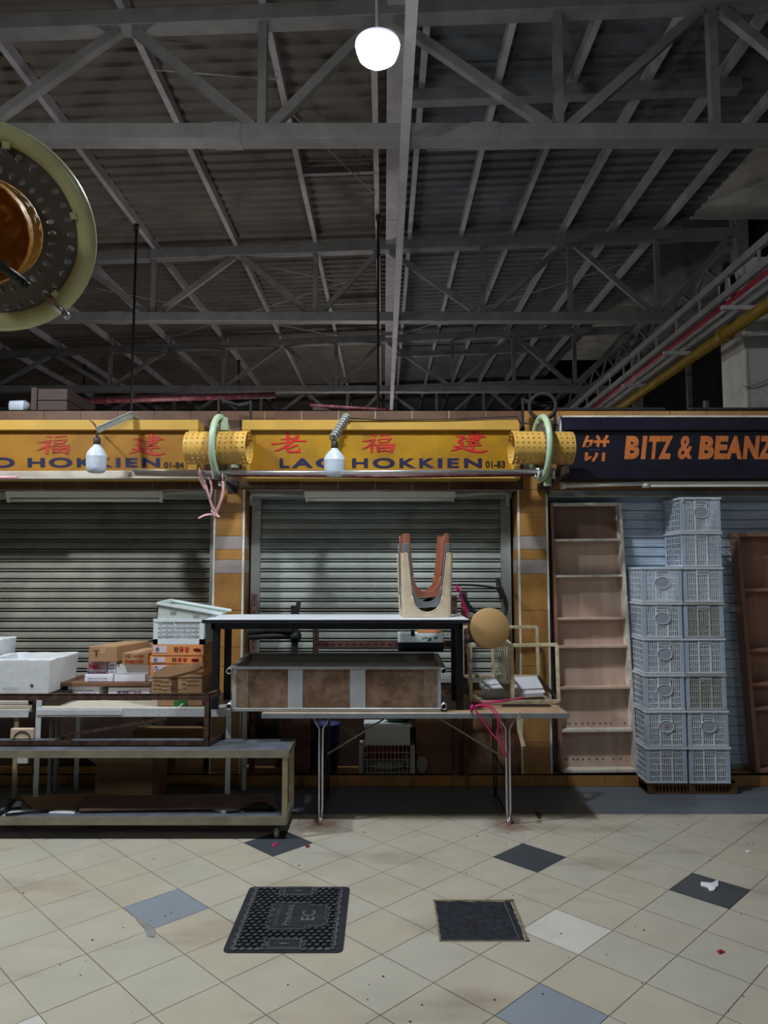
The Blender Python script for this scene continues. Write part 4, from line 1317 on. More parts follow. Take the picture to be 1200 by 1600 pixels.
t = thing('side_table', 'lower chipped white steel frame table partly out of view, stacked with pale boards', 'table', (-2.8, 4.98, 0))
zs = WZ(1109, 4.97)
xs1 = WX(45, 1110, 4.97)
MB().box(-3.4, xs1, 4.97, 5.55, zs - .018, zs).build('top', M['offwhite_board'], t)
MB().box(-3.4, xs1, 4.964, 4.97, zs - .05, zs + .002).build('front_rail', M['white_metal'], t)
for x in (-3.38, WX(20, 1200, 4.98)):
    MB().box(x, x + .028, 4.975, 5.0, 0, zs - .018).build('leg', M['trolley_leg'], t)
MB().bar((WX(20, 1185, 4.98), 4.99, WZ(1187, 4.98)), (xs1, 4.99, WZ(1187, 4.98)), .02, .05).build('stretcher', M['white_metal'], t)
for i, yy in enumerate((1101, 1107)):
    z0 = zs + .003 + (.026 if i == 0 else 0)
    c = MB().box(-3.3, WX(52, 1100, 5.0) - i * .01, 5.0, 5.35, z0, z0 + .023)
    tag(c.build('pale_board', M['plank'], bevel=.003), 'upper pale board on the lower white side table' if i == 0 else 'lower pale board on the lower white side table', 'board')
t = thing('orange_carton', 'old cardboard carton on the ground below the white table', 'carton', (-1.9, 5.2, 0))
MB().box(-2.02, -1.62, 5.15, 5.5, .001, .30).build('box_body', M['card_dark'], t, bevel=.006)
MB().hexa([(-2.02, 5.15, .30), (-1.62, 5.15, .30), (-1.62, 5.152, .305), (-2.02, 5.152, .305), (-2.05, 5.05, .37), (-1.60, 5.05, .36), (-1.60, 5.053, .364), (-2.05, 5.053, .374)]).build('flap', M['card_dark'], t)
c = MB().lathe([(.012, .13), (.02, .10), (.045, .02), (.05, 0), (.046, 0), (.018, .095)], (WX(232, 1146, 5.2), 5.2, ZW - .17), n=20)
tag(c.build('lamp_shade', M['trolley_edge']), 'small conical metal shade hanging under the white table', 'shade')

# ================================================================== FOAM TUBS, BOARD, BOXES
zsb = WZ(1085, 4.99)
c = MB().box(-2.44, WX(96, 1085, 5.02), 5.0, 5.56, ZW + .001, zsb - .002)
tag(c.build('timber_board', M['old_wood'], bevel=.004), 'thick dark timber under the dented foam tub', 'timber')
tag(MB().box(-3.2, -2.46, 5.37, 5.54, zs + .001, zsb - .002).build('timber_board', M['old_wood'], bevel=.004), 'dark timber bearer behind the pale boards, under both foam tubs', 'timber')


def foam_tub(label, xf0, xf1, yf, yb, z0, ztop, chip=True, cat='foam tub'):
    t = thing('foam_tub', label, cat, ((xf0 + xf1) / 2, yf, z0))
    w = .024
    tp = .018
    o0 = [(xf0 + tp, yf + tp), (xf1 - tp, yf + tp), (xf1 - tp, yb - tp), (xf0 + tp, yb - tp)]
    o1 = [(xf0, yf), (xf1, yf), (xf1, yb), (xf0, yb)]
    i1 = [(xf0 + w, yf + w), (xf1 - w, yf + w), (xf1 - w, yb - w), (xf0 + w, yb - w)]
    i0 = [(xf0 + w + tp, yf + w + tp), (xf1 - w - tp, yf + w + tp), (xf1 - w - tp, yb - w - tp), (xf0 + w + tp, yb - w - tp)]
    n = 8
    vs, fs = [], []

    def ring(pts, z, jag=0):
        base = len(vs)
        for k in range(4):
            a, b = pts[k], pts[(k + 1) % 4]
            for i in range(n):
                s = i / n
                dz = random.uniform(-jag, jag * .3) if jag else 0
                vs.append((a[0] + (b[0] - a[0]) * s, a[1] + (b[1] - a[1]) * s, z + dz))
        return base
    r = [ring(o0, z0), ring(o1, ztop - .02), ring(o1, ztop, .006), ring(i1, ztop, .004), ring(i0, z0 + .03)]
    m = 4 * n
    for q in range(4):
        for i in range(m):
            fs.append((r[q] + i, r[q] + (i + 1) % m, r[q + 1] + (i + 1) % m, r[q + 1] + i))
    fs.append(tuple(r[0] + i for i in reversed(range(m))))
    fs.append(tuple(r[4] + i for i in range(m)))
    MB().add(vs, fs).build('tub_shell', M['styro'], t, bevel=.004)
    return t


xf1 = WX(79, 1050, 4.99)
t = foam_tub('large dented white foam tub with a small brown hole', xf1 - .47, xf1, 4.99, 5.44, zsb, WZ(1030, 4.99))
MB().lathe([(0, 0), (.009, 0), (.012, .003)], W(50, 1071, 5.003), (0, -1, 0), 14).build('drain_hole', M['rust'], t)
pp = lambda a, b: W(a, b, 4.997)
c = MB()
lettering(c, 'PRODUCE', pp, 4, 30, 1074.5, 1079, bold=.01)
lettering(c, 'OP', pp, 9, 19, 1042, 1046, bold=.0)
c.build('faint_printing', M['rail_grey'], t)
t = foam_tub('second white foam tub, only its corner in view beside the dented one', xf1 - 1.02, xf1 - .50, 5.2, 5.5, zsb, WZ(1000, 5.2))


def carton(label, xa, xb, yt, yb, Y, depth, m, cat='carton', name='carton', zbase=None, tape=None, skew=0.0, group=None):
    """box from its front face in the photograph at depth Y"""
    x0, x1 = WX(xa, (yt + yb) / 2, Y), WX(xb, (yt + yb) / 2, Y)
    z0 = zbase if zbase is not None else WZ(yb, Y)
    z1 = WZ(yt, Y)
    t = thing(name, label, cat, ((x0 + x1) / 2, Y, z0), group)
    s = skew
    MB().hexa([(x0, Y, z0), (x1, Y, z0), (x1 + s, Y + depth, z0), (x0 + s, Y + depth, z0), (x0, Y, z1), (x1, Y, z1), (x1 + s, Y + depth, z1), (x0 + s, Y + depth, z1)]).build('box_body', m, t, bevel=.004, seg=2)
    if tape:
        xm = (x0 + x1) / 2
        MB().hexa([(xm - .02, Y, z1), (xm + .02, Y, z1), (xm + .02 + s, Y + depth, z1), (xm - .02 + s, Y + depth, z1), (xm - .02, Y, z1 + .001), (xm + .02, Y, z1 + .001), (xm + .02 + s, Y + depth, z1 + .001), (xm - .02 + s, Y + depth, z1 + .001)]).box(xm - .02, xm + .02, Y - .001, Y, z1 - .05, z1).build('tape', tape, t)
    return t, z1


def fprint(parent, items, Y, m, name='printing', bold=.015):
    f = lambda a, b: W(a, b, Y - .0015)
    c = MB()
    for s, a, b, y0, y1 in items:
        lettering(c, s, f, a, b, y0, y1, bold)
    return c.build(name, m, parent)


YW2 = 5.2
# lower white boxes
t, z1a = carton('small white box lying under the brown plank, nearer the foam tub', 105, 155, 1072, 1091, YW2, .3, M['card_white'], 'box', 'white_box', ZW + .003)
fprint(t, [('www.cartons  packaging', 111, 146, 1078, 1080.5), ('keep flat  handle with care', 111, 150, 1082, 1084.5)], YW2, M['ink_blue'])
t, z1b = carton('wider white box with purple printing lying under the brown plank', 169, 234, 1074, 1091, YW2, .3, M['card_white'], 'box', 'white_box', ZW + .003)
fprint(t, [('無糖香蕉片式', 183, 221, 1079, 1087)], YW2, M['ink_purple'], bold=.02)
zpl = max(z1a, z1b)
c = MB().box(WX(92, 1070, YW2 - .02), WX(235, 1070, YW2 - .02), YW2 - .02, YW2 + .36, zpl + .001, zpl + .028)
tag(c.build('brown_plank', M['under_board'], bevel=.003), 'brown plank resting across the two lower white boxes', 'plank')
zq = zpl + .029
t, zc1 = carton('white box with two lines of print on the brown plank', 132, 176, 1054, 1069, YW2, .3, M['card_white'], 'box', 'white_box', zq)
fprint(t, [('quality cake box supply', 137, 168, 1059, 1061.5), ('made in factory  pcs set', 137, 168, 1063, 1065)], YW2, M['ink_blue'])
t, zc2 = carton('plain white box on the brown plank beneath another white box', 178, 227, 1054, 1069, YW2, .3, M['card_white'], 'box', 'white_box', zq)
t, zc3 = carton('narrow white box squeezed on the plank against the orange cartons', 228.5, 240, 1054, 1069, YW2 + .02, .26, M['card_white'], 'box', 'white_box', zq)
t, zd1 = carton('shiny film-wrapped packet with red and purple print', 136, 168, 1033, 1053.5, YW2 + .01, .22, M['clear_bag'], 'packet', 'wrapped_packet', zc1 + .001)
fprint(t, [('Fresh', 139, 155, 1037, 1045)], YW2 + .01, M['ink_red'], bold=.04)
fprint(t, [('biscuit selection', 137, 165, 1048, 1052)], YW2 + .01, M['ink_purple'], bold=.03)
t, zd1b = carton('blue and white striped packet beside the film-wrapped packet', 169, 181, 1034, 1053.5, YW2 + .01, .22, M['card_white'], 'packet', 'striped_packet', zc1 + .001)
fprint(t, [('====', 171, 179, 1038, 1041), ('====', 171, 179, 1044, 1046), ('====', 171, 179, 1049, 1051)], YW2 + .01, M['ink_blue'])
t, zd2 = carton('plain white box under the small brown carton with red print', 182, 232, 1038, 1053.5, YW2 + .0, .28, M['card_white'], 'box', 'white_box', zc2 + .001)
t, _ = carton('plain brown carton set askew on the packets', 138.5, 182.5, 1010, 1032, YW2 - .02, .42, M['card'], tape=M['card_tape'], zbase=zd1b + .002, skew=.10)
c = MB()
f_ = lambda a, b: W(a, b, YW2 - .0215)
lettering(c, '1', f_, 149, 152, 1017, 1026, .02)
c.box(WX(145, 1016, YW2 - .021), WX(155.5, 1016, YW2 - .021), YW2 - .0215, YW2 - .0205, WZ(1016.4, YW2), WZ(1015.6, YW2))
c.build('printing', M['ink_brown'], t)
t, _ = carton('small brown carton with red printing on a white box', 190.5, 231.5, 1020, 1039, YW2 - .03, .36, M['card'], tape=M['card_tape'], zbase=zd2 + .001, skew=.06)
fprint(t, [('KEEP DRY', 207, 225, 1023.5, 1028), ('FRAGILE CARE', 195, 224, 1031, 1036.5)], YW2 - .03, M['ink_redbrown'], bold=.04)
fprint(t, [('▒▓', 193, 204, 1022.5, 1028)], YW2 - .03, M['ink_brown'], bold=.0)

# orange carton stack
YB = 4.97
t, za = carton('crushed brown carton with a green mark, lowest of the carton stack', 245.5, 316, 1083.5, 1109, YB, .36, M['card_dark'], zbase=ZW + .003)
c = MB()
f_ = lambda a, b: W(a, b, YB - .0015)
c.prism([(272, 1095), (293, 1094), (293, 1108), (272, 1108)], f_, (0, -.0006, 0))
c.build('green_mark', M['ink_green'], t)
c = MB().prism([(276, 1106), (285, 1098.5), (286.5, 1100), (278, 1107)], lambda a, b: W(a, b, YB - .0025), (0, -.0006, 0))
c.build('white_mark', M['paper'], t)
t, zb_ = carton('brown carton with faint brown writing lines, second from bottom of its stack', 236.5, 316, 1059, 1083, YB, .37, M['card'], zbase=za + .001)
fprint(t, [('CODE', 240, 252, 1062.5, 1066), ('NO', 270, 277, 1060, 1063), ('品名', 284, 290, 1060, 1063.5), ('ITEM', 240, 250, 1069, 1072), ('重量', 284, 290, 1067, 1070.5), ('SIZE 箱', 240, 252, 1075, 1078), ('EX', 266, 272, 1074.5, 1078), ('cm', 285, 290, 1074.5, 1077.5)], YB, M['ink_brown'])
c = MB()
for y, a, b in ((1065.5, 252, 266), (1064, 291, 311), (1072, 251, 268), (1071, 291, 311), (1078, 253, 264), (1077.5, 273, 284)):
    c.box(WX(a, y, YB), WX(b, y, YB), YB - .002, YB - .001, WZ(y + .4, YB), WZ(y - .4, YB))
c.box(WX(268, 1070, YB), WX(278, 1070, YB), YB - .0015, YB - .0005, WZ(1082, YB), WZ(1060, YB))
c.build('ruled_lines', M['ink_brown'], t)
t, zc_ = carton('torn carton with brown paper peeling over its orange face, third in its stack', 235, 316.5, 1037.5, 1058.6, YB + .004, .36, M['card_orange'], zbase=zb_ + .001)
f_ = lambda a, b: W(a, b, YB - .004)
c = MB().prism([(238, 1058), (241, 1052), (262, 1041), (275, 1038), (318, 1036), (318, 1050), (300, 1052), (316, 1056), (314, 1058.5)], f_, (0, .005, 0))
c.prism([(262, 1058), (292, 1044), (316, 1040), (306, 1047)], lambda a, b: W(a, b, YB - .010), (0, .005, 0))
c.build('torn_paper', M['card'], t)
c = MB().prism([(239, 1040), (262, 1039), (246, 1049), (240, 1051)], f_, (0, .003, 0))
c.build('label', M['card_label'], t)
c = MB().torus(W(244, 1044, YB - .006), (0, 1, 0), .012, .0015, 20, 6)
c.build('round_logo', M['ink_blue'], t)
for k, (lab, a, b, yt, yb, ls) in enumerate((('orange carton with red printing, second from top of the cartons under the white crate', 234, 317, 1025, 1037.5, -2.5), ('uppermost orange carton with red printing, directly under the white crate', 237, 318.5, 1007, 1023.5, 0))):
    t, zc_ = carton(lab, a, b, yt, yb, YB - .003 * k, .36, M['card_orange'], zbase=zc_ + .0015)
    Yk = YB - .003 * k
    f_ = lambda x, y: W(x, y, Yk - .002)
    h = yb - yt
    y0 = yt + .15 * h
    MB().prism([(a + 3, y0), (a + 24, y0), (a + 24, yb - .22 * h), (a + 3, yb - .22 * h)], f_, (0, .0015, 0)).build('label', M['card_label'], t)
    c = MB().torus(W(a + 9, (yt + yb) / 2 - .5, Yk - .003), (0, 1, 0), .0125, .0014, 20, 6)
    lettering(c, 'a', lambda x, y: W(x, y, Yk - .003), a + 7.4, a + 10.6, yt + .36 * h, yt + .58 * h, .02)
    c.build('round_logo', M['ink_blue'], t)
    fprint(t, [('단', a + 35, a + 42, yt + .22 * h, yt + .72 * h)], Yk, M['ink_black'], 'printed_character', .035)
    fprint(t, [('곶', a + 43, a + 50, yt + .22 * h, yt + .72 * h), ('감', a + 51.5, a + 58.5, yt + .22 * h, yt + .72 * h)], Yk, M['ink_red'], 'printed_characters', .035)
    c = MB()
    f3 = lambda x, y: W(x, y, Yk - .002)
    for q, (dx, dy, rr) in enumerate(((0, 0, 2.6), (4, -.8, 2.6), (7.6, .4, 2.4), (2, 1.6, 2.2), (6, 1.8, 2.2))):
        c.prism([(a + 67 + dx + rr * math.cos(2 * math.pi * i / 10), yt + .5 * h + dy * .8 + rr * .9 * math.sin(2 * math.pi * i / 10)) for i in range(10)], f3, (0, .0005 + .0002 * q, 0))
    c.build('fruit_print', M['ink_redbrown'], t)

# white woven crate and tilted tray
t = thing('plastic_crate', 'white lattice-sided plastic crate on the orange cartons', 'crate', (WX(280, 1000, YB), YB, zc_))
x0, x1 = WX(240, 990, YB), WX(318.5, 990, YB)
z0, z1 = zc_ + .001, WZ(967, YB)
dp = .33
c = MB()


def lattice(c, A, U, V, nu, nv, nrm, th=.006, cross=True):
    """lattice panel with corner A and edge vectors U, V"""
    for i in range(nu + 1):
        c.bar(A + U * (i / nu), A + U * (i / nu) + V, th, .004, nrm)
    for j in range(nv + 1):
        c.bar(A + V * (j / nv), A + V * (j / nv) + U, th, .004, nrm)
    if cross:
        for i in range(nu):
            for j in range(nv):
                p, q = A + U * (i / nu) + V * (j / nv), A + U * ((i + 1) / nu) + V * ((j + 1) / nv)
                c.bar(p, q, .0045, .003, nrm)
                c.bar(A + U * ((i + 1) / nu) + V * (j / nv), A + U * (i / nu) + V * ((j + 1) / nv), .0045, .003, nrm)


hz = z1 - z0
lo, hi = .035, .02
lattice(c, Vector((x0 + .03, YB, z0 + lo)), Vector((x1 - x0 - .06, 0, 0)), Vector((0, 0, hz - lo - hi)), 7, 4, (0, 1, 0))
lattice(c, Vector((x0 + .03, YB + dp, z0 + lo)), Vector((x1 - x0 - .06, 0, 0)), Vector((0, 0, hz - lo - hi)), 7, 4, (0, 1, 0))
lattice(c, Vector((x0, YB + .03, z0 + lo)), Vector((0, dp - .06, 0)), Vector((0, 0, hz - lo - hi)), 7, 4, (1, 0, 0))
lattice(c, Vector((x1, YB + .03, z0 + lo)), Vector((0, dp - .06, 0)), Vector((0, 0, hz - lo - hi)), 7, 4, (1, 0, 0))
c.build('lattice_side', M['plastic_white'], t)
c = MB()
for yy in (YB, YB + dp):
    c.box(x0, x1, yy - .003, yy + .003, z0, z0 + lo).box(x0, x1, yy - .006, yy + .006, z1 - hi, z1)
    for xx in (x0, x1 - .03):
        c.box(xx, xx + .03, yy - .003, yy + .003, z0, z1)
for xx in (x0, x1):
    c.box(xx - .003, xx + .003, YB, YB + dp, z0, z0 + lo).box(xx - .006, xx + .006, YB, YB + dp, z1 - hi, z1)
    for yy in (YB, YB + dp - .03):
        c.box(xx - .003, xx + .003, yy, yy + .03, z0, z1)
c.box(x0, x1, YB, YB + dp, z0, z0 + .004)
c.build('rim_and_corners', M['plastic_white'], t)

t = thing('plastic_tray', 'shallow pale plastic tray tilted on top of the white lattice crate', 'tray', (WX(290, 960, YB), YB, z1))
A0, A1, B1, B0 = W(244.5, 967, YB), W(330, 966.5, YB), W(347, 959.5, YB), W(247, 942.5, YB)
D = Vector((0, .30, .01))
c = MB()
th = Vector((0, .006, 0))
c.hexa([A0, A1, B1, B0, A0 + th, A1 + th, B1 + th, B0 + th])
c.hexa([A0 + D, A1 + D, B1 + D, B0 + D, A0 + D + th, A1 + D + th, B1 + D + th, B0 + D + th])
s = Vector((.006, 0, 0))
c.hexa([A0, B0, B0 + D, A0 + D, A0 + s, B0 + s, B0 + D + s, A0 + D + s])
m_ = .12
fl0, fl1 = A0.lerp(B0, m_), A1.lerp(B1, m_)
uz = Vector((0, 0, .005))
c.hexa([fl0, fl1, fl1 + D, fl0 + D, fl0 + uz, fl1 + uz, fl1 + D + uz, fl0 + D + uz])
c.build('tray_body', M['plastic_pale_green'], t)
rimv = Vector((0, -.008, .0))
c = MB().bar(B0 + Vector((-.004, -.004, 0)), B1 + Vector((0, -.004, 0)), .014, .016, (0, 0, 1)).bar(B0 + D, B1 + D, .014, .016).bar(B0 + Vector((0, -.01, 0)), B0 + D, .014, .016)
c.build('tray_rim', M['plastic_white'], t)
f_ = lambda a, b: W(a, b, YB - .0015)
c = MB()
for xx in (266, 302):
    for q in range(5):
        yb_ = 951 + (xx - 247) * .16 + 2 * (q % 2)
        c.prism([(xx + q * 2, yb_), (xx + q * 2 + 1.3, yb_ + .3), (xx + q * 2 + 1.3, yb_ + 6), (xx + q * 2, yb_ + 5.7)], f_, (0, .0005, 0))
c.build('dark_slots', M['rail_grey'], t)

# ================================================================== BLACK TABLE STANDING ON THE OTHER TABLES
ZF = .725
BF, BB = 4.70, 5.30
ZBT = WZ(968.5, BF)
bx0, bx1 = WX(316, 969, BF), WX(734, 968, BF)
t = thing('black_table', 'black steel table with white top stacked on the two lower tables', 'table', ((bx0 + bx1) / 2, BF, ZF))
MB().box(bx0, bx1, BF, BB, ZBT - .014, ZBT).build('table_top', M['white_laminate'], t)
MB().box(bx0 - .002, bx1 + .002, BF - .003, BF, ZBT - .022, ZBT + .0005).box(bx0 - .003, bx0, BF, BB, ZBT - .022, ZBT).box(bx1, bx1 + .003, BF, BB, ZBT - .022, ZBT).build('top_edging', M['black_paint'], t)
c = MB().box(bx0 + .035, bx1 - .035, BF + .10, BF + .125, ZBT - .068, ZBT - .016).box(bx0 + .035, bx1 - .035, BB - .055, BB - .03, ZBT - .068, ZBT - .016)
c.box(bx0 + .035, bx0 + .06, BF + .10, BB - .03, ZBT - .068, ZBT - .016).box(bx1 - .06, bx1 - .035, BF + .10, BB - .03, ZBT - .068, ZBT - .016)
c.build('apron', M['black_paint'], t)
for xx, zz in ((bx0 + .03, ZW + .001), (bx1 - .072, ZF + .001)):
    for yy in (4.86, BB - .075):
        MB().box(xx, xx + .045, yy, yy + .045, zz, ZBT - .016).build('leg', M['black_paint'], t, bevel=.003)

# ================================================================== FOLDING TABLE
FF, FBK = 4.76, 5.46
fx0, fx1 = WX(409, 1119, FF), WX(888, 1115, FF)
t = thing('folding_table', 'long folding table on hairpin legs under the metal tub and cream rack', 'table', ((fx0 + fx1) / 2, FF, 0))
MB().box(fx0, fx1 - .004, FF + .004, FBK, ZF - .016, ZF).build('table_top', M['table_top_brown'], t, bevel=.003)
MB().box(fx0, fx1, FF - .004, FF + .004, ZF - .034, ZF + .001).box(fx1 - .005, fx1 + .003, FF - .004, FBK, ZF - .034, ZF + .001).box(fx0 - .003, fx0 + .005, FF, FBK, ZF - .034, ZF + .001).box(fx0, fx1, FBK - .004, FBK + .004, ZF - .034, ZF).build('top_edging', M['table_edge'], t, bevel=.003)
for xc, brx in ((-.415, .55), (.815, -.55)):
    for k, yy in enumerate((4.83, 5.40)):
        zt1 = ZF - .03
        s = .011 if k == 0 else .010
        c = MB()
        for sg in (-1, 1):
            c.tube([(xc + sg * .004, yy, .012), (xc + sg * s, yy, .10), (xc + sg * s, yy, zt1 - .085), (xc + sg * .03, yy, zt1 - .05), (xc + sg * .062, yy, zt1)], .0075, 8)
        c.tube([(xc, yy, 0.0), (xc, yy, .03)], .014, 8)
        c.bar((xc - .075, yy, zt1 + .004), (xc + .075, yy, zt1 + .004), .03, .008)
        c.build('leg', M['chrome'] if k == 0 else M['dark_steel'], t)
    c = MB().tube([(xc, 4.84, .03), (xc, 5.39, .03)], .008, 8).tube([(xc, 4.84, .30), (xc, 5.39, .30)], .006, 8)
    c.build('leg_bar', M['dark_steel'], t)
    c = MB().tube([(xc + .02 * (1 if brx > 0 else -1), 5.1, .38), (xc + brx, 5.15, ZF - .035)], .007, 8)
    c.build('brace', M['rail_grey'], t)

# ================================================================== TUB ON THE FOLDING TABLE
ub_f, ub_b = 4.81, 5.42
uz0 = ZF + .002
ux0, ux1 = WX(363, 1080, ub_f), WX(689, 1080, ub_f)
zf_, zb2 = WZ(1043, ub_f), WZ(1021, ub_b)
t = thing('metal_tub', 'long shallow sheet-metal tub with stained brown panels and pipe ends', 'tub', ((ux0 + ux1) / 2, ub_f, uz0))
th = .006
MB().hexa([(ux0, ub_f, uz0), (ux1, ub_f, uz0), (ux1, ub_f + th, uz0), (ux0, ub_f + th, uz0), (ux0, ub_f, zf_), (ux1, ub_f, zf_), (ux1, ub_f + th, zf_), (ux0, ub_f + th, zf_)]).build('front_panel', M['stained_sheet'], t)
c = MB().hexa([(ux0, ub_b - th, uz0), (ux1, ub_b - th, uz0), (ux1, ub_b, uz0), (ux0, ub_b, uz0), (ux0, ub_b - th, zb2), (ux1, ub_b - th, zb2), (ux1, ub_b, zb2), (ux0, ub_b, zb2)])
for xx in (ux0, ux1 - th):
    c.hexa([(xx, ub_f + th, uz0), (xx + th, ub_f + th, uz0), (xx + th, ub_b - th, uz0), (xx, ub_b - th, uz0), (xx, ub_f + th, zf_), (xx + th, ub_f + th, zf_), (xx + th, ub_b - th, zb2), (xx, ub_b - th, zb2)])
zi = zf_ - .07
c.hexa([(ux0, ub_f + th, zi), (ux1, ub_f + th, zi), (ux1, ub_b - th, zi + .04), (ux0, ub_b - th, zi + .04), (ux0, ub_f + th, zi + .006), (ux1, ub_f + th, zi + .006), (ux1, ub_b - th, zi + .046), (ux0, ub_b - th, zi + .046)])
c.build('inner_shell', M['tub_inside'], t)
c = MB().box(ux0 - .004, ux1 + .004, ub_f - .008, ub_f + .02, zf_ - .012, zf_ + .006)
c.box(ux0, ux1, ub_b - .02, ub_b + .008, zb2 - .01, zb2 + .006)
c.build('top_rim', M['galv'], t, bevel=.003)
for a, b in ((450, 473), (547, 571), (363, 369), (684, 689)):
    MB().box(WX(a, 1080, ub_f), WX(b, 1080, ub_f), ub_f - .004, ub_f, uz0, zf_ - .01).build('pale_strip', M['galv_strip'], t)
MB().box(ux0, ux1, ub_f - .006, ub_f, uz0, uz0 + .022).build('bottom_flange', M['galv'], t, bevel=.002)
DULL = mat('dull_speckled_sheet', rgb(138, 118, 102), .55, .15, .2, 30, grime=.5, grime_col=(.07, .045, .03), grime_scale=18)
MB().box(ux0, WX(388, 1080, ub_f), ub_f - .003, ub_f - .0005, uz0 + .02, zf_ - .012).build('dull_end_sheet', DULL, t)
MB().box(WX(662, 1080, ub_f), ux1, ub_f - .003, ub_f - .0005, uz0 + .02, zf_ - .012).build('dull_end_sheet', DULL, t)
r_ = .0205
for xx in (ux0 - r_ + .002, ux1 + r_ - .002):
    MB().pipe((xx, ub_f - .03, zf_ - .02), (xx, ub_b + .02, zb2 - .02), r_).build('side_pipe', M['galv'], t)
    MB().pipe((xx, ub_f - .02, uz0 + r_ + .012), (xx, ub_b + .02, uz0 + r_ + .03), r_).build('side_pipe', M['galv'], t)

# ================================================================== STACK OF UPTURNED STOOLS
def stool_mesh(H, a0, a1, m):
    """square moulded stool, upside down: seat on z=0, legs pointing up"""
    def pt(side, tt, z):
        a = a0 + (a1 - a0) * z / H
        rr = .12
        # rounded square: move along the side, rounding the corner
        s = max(-1, min(1, tt))
        x, y = s * a, -a
        if abs(s) > 1 - rr:
            e = (abs(s) - (1 - rr)) / rr * math.pi / 4
            x = math.copysign(a * (1 - rr) + a * rr * math.sin(e), s)
            y = -a + a * rr * (1 - math.cos(e))
        ca, sa = [(1, 0), (0, 1), (-1, 0), (0, -1)][side]
        return Vector((x * ca - y * sa, x * sa + y * ca, z))
    c = MB()
    t0 = .63
    arch = lambda tt: .032 + .115 * (1 - math.sqrt(max(0, 1 - (tt / t0) ** 2))) if abs(tt) < t0 else .147
    tb = lambda z: t0 + .15 * (z - .147) / (H - .147)
    for side in range(4):
        n = 34
        vs, fs = [], []
        for i in range(n + 1):
            tt = -1 + 2 * i / n
            tt = math.copysign(abs(tt) ** .8, tt)
            h = arch(tt)
            for j in range(5):
                vs.append(pt(side, tt, h * j / 4))
        for i in range(n):
            for j in range(4):
                q = i * 5 + j
                fs.append((q, q + 5, q + 6, q + 1))
        c.add(vs, fs, 0, True)
        for sg in (-1, 1):
            vs, fs = [], []
            for j in range(11):
                z = .147 + (H - .147) * j / 10
                for i in range(7):
                    tt = tb(z) + (1 - tb(z)) * i / 6
                    vs.append(pt(side, sg * tt, z))
            for j in range(10):
                for i in range(6):
                    q = j * 7 + i
                    fs.append((q, q + 1, q + 8, q + 7))
            c.add(vs, fs, 0, True)
    return c, pt


sc_ = W(665, 963, 4.95)
proto = None
for lab, k, m, s in (('cream moulded stool upside down, lowest of the nested trio on the black table', 0, M['stool_cream'], 1.0), ('speckled grey stool upside down, middle of the nested trio', 1, M['stool_grey'], .955), ('red-brown stool upside down, innermost and highest of the nested trio', 2, M['stool_brown'], .91)):
    H = .435
    t = thing('moulded_stool', lab, 'stool', (sc_.x, 5.11, ZBT + .002 + k * .067), 'nested upturned stools')
    t.rotation_euler = (0, 0, math.radians(4))
    c, pt = stool_mesh(H, .164 * s, .178 * s, m)
    c.build('leg_shell', m, t, local=True, solid=.005)
    c = MB()
    for side in range(4):
        for sg in (-1, 1):
            z_ = [.147 + (H - .147) * j / 8 for j in range(9)]
            edge = [pt(side, sg * (.63 + .15 * (z - .147) / (H - .147)), z) for z in z_]
            c.tube(edge + [pt(side, sg * .93, H)], .0045, 6)
        c.tube([pt(side, -.63 + 1.26 * i / 16, .032 + .115 * (1 - math.sqrt(max(0, 1 - (abs(-.63 + 1.26 * i / 16) / .63) ** 2)))) for i in range(17)], .0045, 6)
    c.build('edge_bead', m, t, local=True)
    a = .164 * s * .96
    c = MB()
    n = 40
    poly = []
    for i in range(n):
        th_ = 2 * math.pi * i / n
        e = .5
        x = math.copysign(abs(math.cos(th_)) ** e, math.cos(th_)) * a
        y = math.copysign(abs(math.sin(th_)) ** e, math.sin(th_)) * a
        poly.append((x, y))
    c.prism(poly, lambda x, y: Vector((x, y, .0)), (0, 0, .012))
    c.build('seat', m, t, local=True)

# ================================================================== CREAM RACK, ROUND STOOL AND PAPERS
RF, RBK = 5.06, 5.54
t = thing('wire_rack', 'chipped cream steel rack with a barred divider, tilted on the folding table', 'rack', (.9, RF, ZF))
fl_, fr_, bl_, br_ = [Vector((WX(736, 1098, RF), RF, ZF + .014)), Vector((WX(873, 1096, RF), RF, ZF + .022)), Vector((.60, RBK, WZ(1057, RBK))), Vector((WX(841, 1057, RBK), RBK, WZ(1057, RBK)))]
Hh = WZ(1010, RF) - ZF - .012
vv = Vector((0, .02, Hh))
w_ = .024
fr = MB()
for a, b in ((fl_, fr_), (fl_ + vv, fr_ + vv), (fl_, fl_ + vv), (fr_, fr_ + vv)):
    fr.bar(a, b, w_, w_ * .6, (0, 1, 0))
fr.build('front_frame', M['rack_cream'], t, bevel=.002)
fr = MB()
vb = Vector((0, .02, WZ(980, RBK) - WZ(1057, RBK)))
for a, b in ((bl_, br_), (bl_ + vb, br_ + vb), (bl_, bl_ + vb), (br_, br_ + vb)):
    fr.bar(a, b, w_, w_ * .6, (0, 1, 0))
fr.build('back_frame', M['rack_cream'], t, bevel=.002)
fr = MB()
for a, b in ((fl_, bl_), (fr_, br_)):
    fr.bar(a, b, .016, .016)
fr.build('side_rail', M['dark_steel'], t)
dv = MB()
mf = fl_.lerp(fr_, .478)
mb_ = bl_.lerp(br_, .40)
dv.bar(mf, mf + vv, w_, .014, (0, 1, 0))
for i in range(1, 8):
    s = i / 8
    dv.bar(mf.lerp(mb_, s), (mf + vv).lerp(mb_ + vb, s), .009, .009, (0, 1, 0))
dv.bar(mf, mb_, .016, .016).bar(mf + vv, mb_ + vb, .016, .016)
dv.bar(mb_, mb_ + vb, w_, .014, (0, 1, 0))
